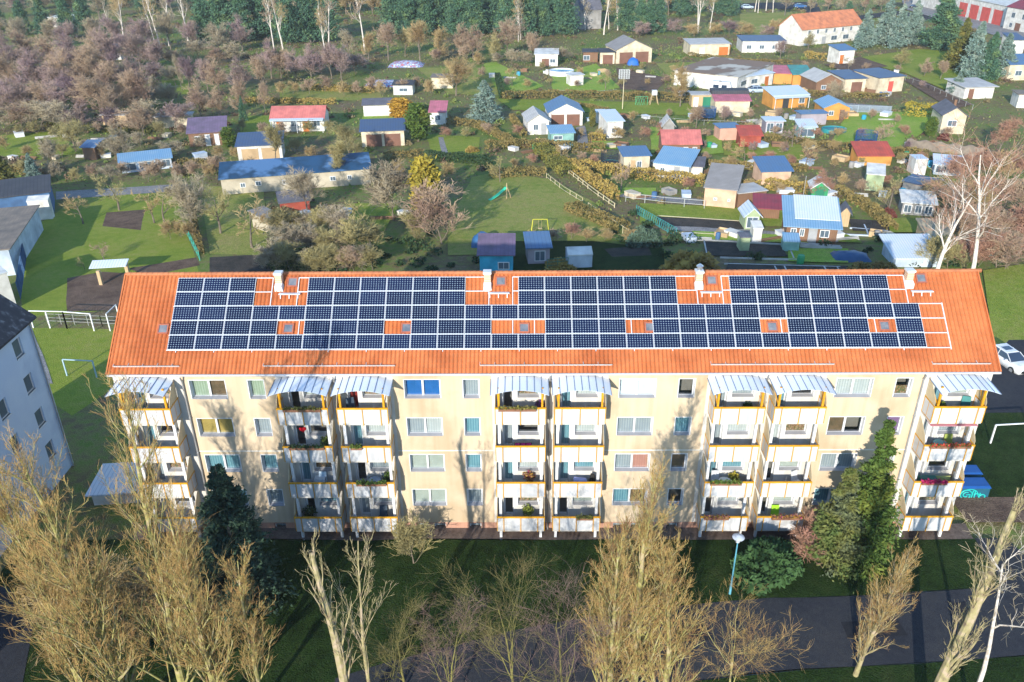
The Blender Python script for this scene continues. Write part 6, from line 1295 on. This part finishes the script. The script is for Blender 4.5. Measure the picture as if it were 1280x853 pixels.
# ---------------------------------------------------------------- cars
def car(loc, rz, label, col, group='parked cars', estate=True, det=True):
    t = thing('parked_car', label, 'car', loc, rz, group); pm = mat('car_paint_'+col, {'white': (.75, .77, .80), 'silver': (.45, .55, .66), 'blue': (.04, .14, .36), 'black': (.03, .035, .04)}[col], .22, None, 2, spec=.7)
    L = 4.6; st = [(-2.3, .62, .42, .60), (-2.22, .80, .26, .78), (-1.7, .88, .20, .88), (-.9, .90, .18, .93), (0, .90, .18, .95), (.9, .90, .18, .97), (1.6, .89, .20, .98), (2.15, .84, .26, .95), (2.3, .70, .38, .85)]   # y, half width, z low, z belt
    def ring(y, w, z0, z1): return [(-w*.93, y, z0), (-w, y, (z0+z1)/2), (-w*.93, y, z1), (-w*.55, y, z1+.04), (0, y, z1+.06), (w*.55, y, z1+.04), (w*.93, y, z1), (w, y, (z0+z1)/2), (w*.93, y, z0)]
    m = MB(); R = [ring(*s) for s in st]; n = 9; m.v = [p for r in R for p in r]
    m.f = [(i*n+k, i*n+(k+1) % n, (i+1)*n+(k+1) % n, (i+1)*n+k) for i in range(len(R)-1) for k in range(n)]+[tuple(range(n)), tuple((len(R)-1)*n+k for k in range(n))[::-1]]
    m.build('body', pm, t, smooth=True)
    # glasshouse
    ys = [(-1.15, .80, .97), (-.35, .66, 1.40), (1.35, .66, 1.44), (2.1, .74, 1.0)]
    g_ = MB(); rr = [[(-.84, y0, .96), (-wt, y1, z), (wt, y1, z), (.84, y0, .96)] for (y0, y1, wt, z) in [(-1.15, -1.14, .80, .98), (-.75, -.35, .64, 1.42), (1.4, 1.3, .64, 1.45), (2.12, 2.10, .76, 1.02)]]
    g_.v = [p for r in rr for p in r]; g_.f = [(i*4+k, i*4+k+1, (i+1)*4+k+1, (i+1)*4+k) for i in range(3) for k in range(3)]
    g_.build('windows', simple('car_glass', (.03, .05, .09), .08, spec=.9), t)
    r_ = MB().hexa([(-.66, -.34, 1.41), (.66, -.34, 1.41), (.66, 1.34, 1.44), (-.66, 1.34, 1.44)], [(-.56, -.2, 1.47), (.56, -.2, 1.47), (.58, 1.25, 1.51), (-.58, 1.25, 1.51)]).build('roof', pm, t)
    for s in (-1, 1):
        for a, b in (((-1.12, .82, .98), (-.35, .65, 1.43)), ((.45, .86, .97), (.5, .66, 1.44)), ((1.42, .86, .97), (1.32, .66, 1.44)), ((2.1, .79, 1.0), (1.33, .65, 1.45))): MB().bar((s*a[1], a[0], a[2]), (s*b[1], b[0], b[2]), .05).build('pillar', pm, t)
        MB().box(s*.95-.09, -.78, .92, s*.95+.09, -.62, 1.06).build('mirror', pm, t)
        MB().hexa([(s*.80, -2.17, .62), (s*.45, -2.31, .60), (s*.45, -2.28, .60), (s*.80, -2.12, .62)], [(s*.82, -2.10, .76), (s*.47, -2.26, .71), (s*.47, -2.2, .72), (s*.82, -2.0, .77)]).build('headlight', simple('headlight', (.6, .65, .7), .1), t)
        for y in (-1.45, 1.4):
            w = MB(); 
            for x0, x1, r0 in ((.74, .93, .33),): w.tube([(s*x0, y, .33), (s*x1, y, .33)], r0, 20)
            w = w.build('wheel', simple('tyre', (.02, .02, .02), .8), t); MB().tube([(s*.925, y, .33), (s*.94, y, .33)], .2, 12).build('rim', M_ZINC, w)
    MB().box(-.45, -2.33, .36, .45, -2.29, .56).build('grille', simple('grille', (.03, .03, .03), .4), t); MB().box(-.26, -2.35, .30, .26, -2.335, .40).build('number_plate', M_WHITE, t)
    if estate: MB().hexa([(-.4, .15, 1.475), (.4, .15, 1.475), (.4, .75, 1.49), (-.4, .75, 1.49)], [(-.4, .15, 1.495), (.4, .15, 1.495), (.4, .75, 1.515), (-.4, .75, 1.515)]).build('sunroof', MATS['car_glass'], t)
    return t
c1 = car((71.6, 22.6, 0), math.radians(13), 'white estate car with dark sunroof parked beside the right gable end', 'white')
car(G(947, 116), math.radians(95), 'silver-blue car parked behind the orange veranda cabin', 'silver')
car(G(934, 11), math.radians(80), 'pale blue car on the far road, left of the others at the top', 'silver')
car(G(1000, 10), math.radians(95), 'dark blue car on the far road at the top', 'blue')
car(G(1012, 24), math.radians(60), 'blue car just behind the long orange roofed house', 'blue'); car(G(1145, 11), math.radians(90), 'dark car on the yard before the fire brigade garage', 'black')
t = thing('caravan', 'white caravan parked left of the white workshop wall', 'caravan', G(900, 117), math.radians(-20))
cv = MB(); pr = [(-2.2, .45), (2.2, .45), (2.3, 1.2), (1.9, 2.5), (-1.8, 2.6), (-2.3, 1.4)]; n = 6
cv.add([(a, -1.05, b) for a, b in pr]+[(a, 1.05, b) for a, b in pr], [tuple(range(6)), tuple(range(6, 12))[::-1]]+[(i, (i+1) % 6, 6+(i+1) % 6, 6+i) for i in range(6)]); cv.build('body', M_WHITE, t, bevel=.08)
MB().box(-1.5, -1.07, 1.35, -.3, -1.055, 2.0).box(.3, -1.07, 1.35, 1.4, -1.055, 2.0).build('window', MATS['car_glass'], t); MB().box(-.5, -.5, 2.6, .1, .1, 2.7).build('roof_hatch', MATS['car_glass'], t)
for s in (-1, 1): MB().tube([(0, s*.95, .33), (0, s*1.08, .33)], .33, 16).build('wheel', MATS['tyre'], t)
# ---------------------------------------------------------------- things on the balconies
STN = ['leftmost stack', 'second stack', 'third stack', 'fourth stack', 'fifth stack', 'sixth stack', 'seventh stack', 'rightmost stack']; FLN = ['ground floor', 'first floor', 'second floor', 'top floor']
def bal(i, k, x, y, z=0): return (STX[i]+x, y, 1.2+SH*k+z)
def wh(i, k): return f"{FLN[k]} balcony of the {STN[i]}"
leafm = [LF['green'], LF['dark'], LF['olive']]; flm = [mat('flowers_red', (.50, .03, .03), .8, (.08, .14, .03), 9, lo=.45, hi=.55), mat('flowers_mixed', (.5, .25, .05), .8, (.35, .05, .12), 8, c3=(.10, .14, .04), lo=.42, hi=.58)]
def flowerbox(i, k, x0, x1, label, mt, y=-1.46, z=.95):
    t = thing('flower_box', label, 'flower box', bal(i, k, (x0+x1)/2, y, z), 0, 'flower boxes on the balconies'); w = (x1-x0)/2
    MB().box(-w, -.09, .0, w, .09, .16).build('box', simple('box_brown', (.25, .12, .07), .8), t)
    r = np.random.RandomState(i*7+k); C = np.stack([r.uniform(-w, w, 260), r.normal(0, .09, 260), .18+np.abs(r.normal(0, .07, 260))], -1); link('plants', npmesh('plants', *cards(C, np.full(260, .09), r)), t, mt)
for i, k, a, b, nm, m_ in [(1, 3, .4, 2.7, 'dry brown and green', LF['olive']), (1, 2, .4, 2.6, 'dark green conifer twig', LF['dark']), (2, 1, .7, 2.6, 'green', LF['green']), (3, 3, .2, 2.5, 'trailing brown-green', LF['olive']), (5, 1, .3, 2.3, 'green', LF['green']), (5, 0, .2, 1.8, 'reddish', flm[1]),
                         (2, 2, .6, 1.3, 'small green', LF['green']), (4, 0, 1.5, 2.6, 'thin green', LF['olive']), (6, 0, .9, 2.9, 'red and white', flm[1]), (7, 1, .4, 2.0, 'magenta', mat('flowers_magenta', (.50, .02, .12), .6, (.38, .02, .10), 5)), (7, 2, .3, 2.8, 'reddish and blue', flm[0])]:
    flowerbox(i, k, a, b, f"{nm} flower box on the rail, {wh(i, k)}", m_)
def pot(i, k, x, y, s, label, mt):
    t = thing('potted_plant', label, 'potted plant', bal(i, k, x, y), 0, 'potted plants on the balconies'); MB().lathe([(.11, 0), (.15, .26), (.13, .26)], n=12).build('pot', MATS['chimney_brick'], t)
    r = np.random.RandomState(i*9+k+3); C = norm(r.normal(0, 1, (300, 3)))*r.uniform(.3, 1, (300, 1))*s*.5+np.array([0, 0, .3+s*.5]); link('foliage', npmesh('foliage', *cards(C, np.full(300, .10), r)), t, mt)
for i, k, x, y, s, nm, m_ in [(1, 0, .75, -.5, 1.0, 'bushy dark green potted fir', LF['dark']), (3, 1, 2.1, -.25, .9, 'green and orange potted plant', flm[1]), (3, 0, 2.0, -.25, .9, 'bright green potted palm', LF['green']), (3, 3, 2.75, -.35, .7, 'purple flowering potted plant', mat('flowers_purple', (.25, .03, .35), .8, (.1, .14, .04), 8)), (5, 1, 2.1, -.4, .8, 'round olive potted plant', LF['yellow']),
                            (1, 2, 2.5, -.3, .9, 'tall green potted plant', LF['green']), (5, 3, 2.3, -.4, .6, 'small dark potted fir', LF['dark']), (7, 3, .9, -.5, .6, 'low green potted plant', LF['green']), (2, 1, 2.6, -.3, .9, 'green potted bush', LF['green'])]:
    pot(i, k, x, y, s, f"{nm} on the {wh(i, k)}", m_)
def chair(i, k, x, y, mt, label, rz=0):
    t = thing('garden_chair', label, 'chair', bal(i, k, x, y), rz, 'garden chairs on the balconies'); MB().box(-.27, -.27, .40, .27, .27, .47).build('seat', mt, t); MB().hexa([(-.27, .22, .47), (.27, .22, .47), (.27, .28, .47), (-.27, .28, .47)], [(-.24, .34, 1.1), (.24, .34, 1.1), (.24, .39, 1.1), (-.24, .39, 1.1)]).build('backrest', mt, t)
    for a in (-.24, .24):
        for b in (-.24, .24): MB().box(a-.025, b-.025, 0, a+.025, b+.025, .40).build('leg', mt, t)
chair(6, 0, 1.5, -.55, simple('lime', (.30, .62, .03), .5), f"lime green chair on the {wh(6, 0)}"); chair(7, 2, 2.05, -.5, simple('olive_chair', (.30, .36, .08), .6), f"olive green armchair on the {wh(7, 2)}")
chair(5, 1, .9, -.5, M_WHITE, f"white garden chair on the {wh(5, 1)}"); chair(6, 1, 2.5, -.5, M_WHITE, f"white garden chair on the {wh(6, 1)}", .5); chair(1, 1, 1.9, -.5, simple('pale_blue_chair', (.5, .62, .72), .5), f"pale blue chair on the {wh(1, 1)}"); chair(7, 3, 2.4, -.5, simple('teal_chair', (.05, .22, .22), .6), f"dark teal chair on the {wh(7, 3)}", -.3)
chair(2, 3, .7, -.45, simple('dark_chair', (.05, .08, .12), .6), f"dark folded chair on the {wh(2, 3)}", .4); chair(2, 0, 2.0, -.5, simple('dark_chair', (.05, .08, .12), .6), f"dark chair on the {wh(2, 0)}")
def table(i, k, x, y, mt, label, r=.42):
    t = thing('garden_table', label, 'table', bal(i, k, x, y), 0, 'tables on the balconies'); MB().lathe([(r, .70), (r, .74)], n=20).build('tabletop', mt, t); MB().lathe([(.22, 0), (.04, .06), (.035, .69)], n=10).build('pedestal', mt, t)
table(5, 1, 1.45, -.75, M_WHITE, f"round white table on the {wh(5, 1)}"); table(7, 2, 1.4, -.6, simple('blue_green_table', (.15, .4, .42), .5), f"blue-green table on the {wh(7, 2)}"); table(2, 1, 1.7, -.6, simple('steel_table', (.2, .3, .45), .4), f"dark blue table on the {wh(2, 1)}")
t = thing('crate_shelf', 'magenta cushions in two rows on the second floor balcony of the fourth stack', 'cushions', bal(3, 2, 1.7, -.75))
for a in range(3):
    for b in range(2): MB().box(-.52+.36*a, -.1, .30+.30*b, -.20+.36*a, .1, .56+.30*b).build('cushion', simple('magenta', (.50, .02, .22), .6), t, bevel=.03)
MB().box(-.56, .08, .0, .56, .14, .92).box(-.56, -.1, .22, .56, .1, .27).build('rack', simple('rack_dark', (.1, .1, .1), .6), t)
h_ = MB(); hp = [(16*math.sin(a)**3/16*.22, (13*math.cos(a)-5*math.cos(2*a)-2*math.cos(3*a)-math.cos(4*a))/16*.22) for a in [2*math.pi*i/28 for i in range(28)]]
h_.add([(x, 0, z) for x, z in hp]+[(x, .05, z) for x, z in hp], [tuple(range(28)), tuple(range(28, 56))[::-1]]+[(i, (i+1) % 28, 28+(i+1) % 28, 28+i) for i in range(28)])
tag(h_.build('heart_ornament', simple('heart_red', (.62, .01, .02), .4), loc=bal(1, 2, 1.32, -1.1, 2.2)), 'red heart ornament hanging on the second floor balcony of the second stack', 'ornament')
t = thing('guitar_case', 'orange and black upright bag on the first floor balcony of the fifth stack', 'bag', bal(4, 1, 2.55, -.5)); MB().hexa([(-.25, -.1, 0), (.25, -.1, 0), (.25, .1, 0), (-.25, .1, 0)], [(-.12, -.08, 1.15), (.14, -.08, 1.05), (.14, .08, 1.05), (-.12, .08, 1.15)]).build('case', simple('case_black', (.02, .02, .02), .6), t, bevel=.04)
MB().lathe([(.02, 0), (.2, .01), (.22, .04), (.02, .05)], n=16).build('front', simple('case_orange', (.45, .2, .03), .5), t).rotation_euler = (math.radians(90), 0, 0); t.children[-1].location = (0, -.12, .45)
tag(MB().hexa([(-.45, -.2, .5), (.45, -.2, .5), (.45, .2, .5), (-.45, .2, .5)], [(-.45, -.15, .85), (.45, -.15, .78), (.4, .15, .8), (-.4, .15, .88)]).build('laundry', simple('lilac_laundry', (.45, .45, .75), .8), loc=bal(4, 1, 1.75, -.6), bevel=.05), 'lilac folded laundry pile on the first floor balcony of the fifth stack', 'laundry')
tag(MB().box(-.35, -.25, 0, .35, .25, .75).build('cabinet', M_WHITE, loc=bal(1, 1, 1.75, -.3), bevel=.02), 'small white cabinet on the first floor balcony of the second stack', 'cabinet')
tag(MB().box(-.55, -.2, .2, .55, .2, .9).build('bench_box', simple('box_teal', (.03, .18, .16), .6), loc=bal(7, 1, 1.2, -.6), bevel=.03), 'dark teal box on the first floor balcony of the rightmost stack', 'box')
tag(MB().box(-.5, -.01, 0, .5, .01, .9).build('parasol_fabric', simple('yellow_green_cloth', (.5, .55, .2), .8), loc=bal(7, 1, 2.2, -.5), bevel=0), 'yellow-green cloth screen on the first floor balcony of the rightmost stack', 'cloth')
aw = MB().hexa([(.1, -1.3, 2.45), (2.98, -1.3, 2.45), (2.98, -.1, 2.6), (.1, -.1, 2.6)], [(.1, -1.3, 2.48), (2.98, -1.3, 2.48), (2.98, -.1, 2.63), (.1, -.1, 2.63)])
tag(aw.build('awning', simple('pink_awning', (.60, .25, .28), .8), loc=bal(7, 2, 0, 0)), 'pink rolled out awning on the second floor balcony of the rightmost stack', 'awning')
# ---------------------------------------------------------------- air
hz = MB().box(-1700, -1700, -1, 1700, 1700, 46).build('haze', None)
hz['kind'] = 'stuff'; hm = bpy.data.materials.new('haze'); hm.use_nodes = True; n = hm.node_tree.nodes
n.remove(n['Principled BSDF']); v = n.new('ShaderNodeVolumePrincipled'); v.inputs['Color'].default_value = (.93, .90, .98, 1); v.inputs['Density'].default_value = HAZE; v.inputs['Anisotropy'].default_value = .2
hm.node_tree.links.new(v.outputs[0], n['Material Output'].inputs['Volume']); hz.data.materials.append(hm)
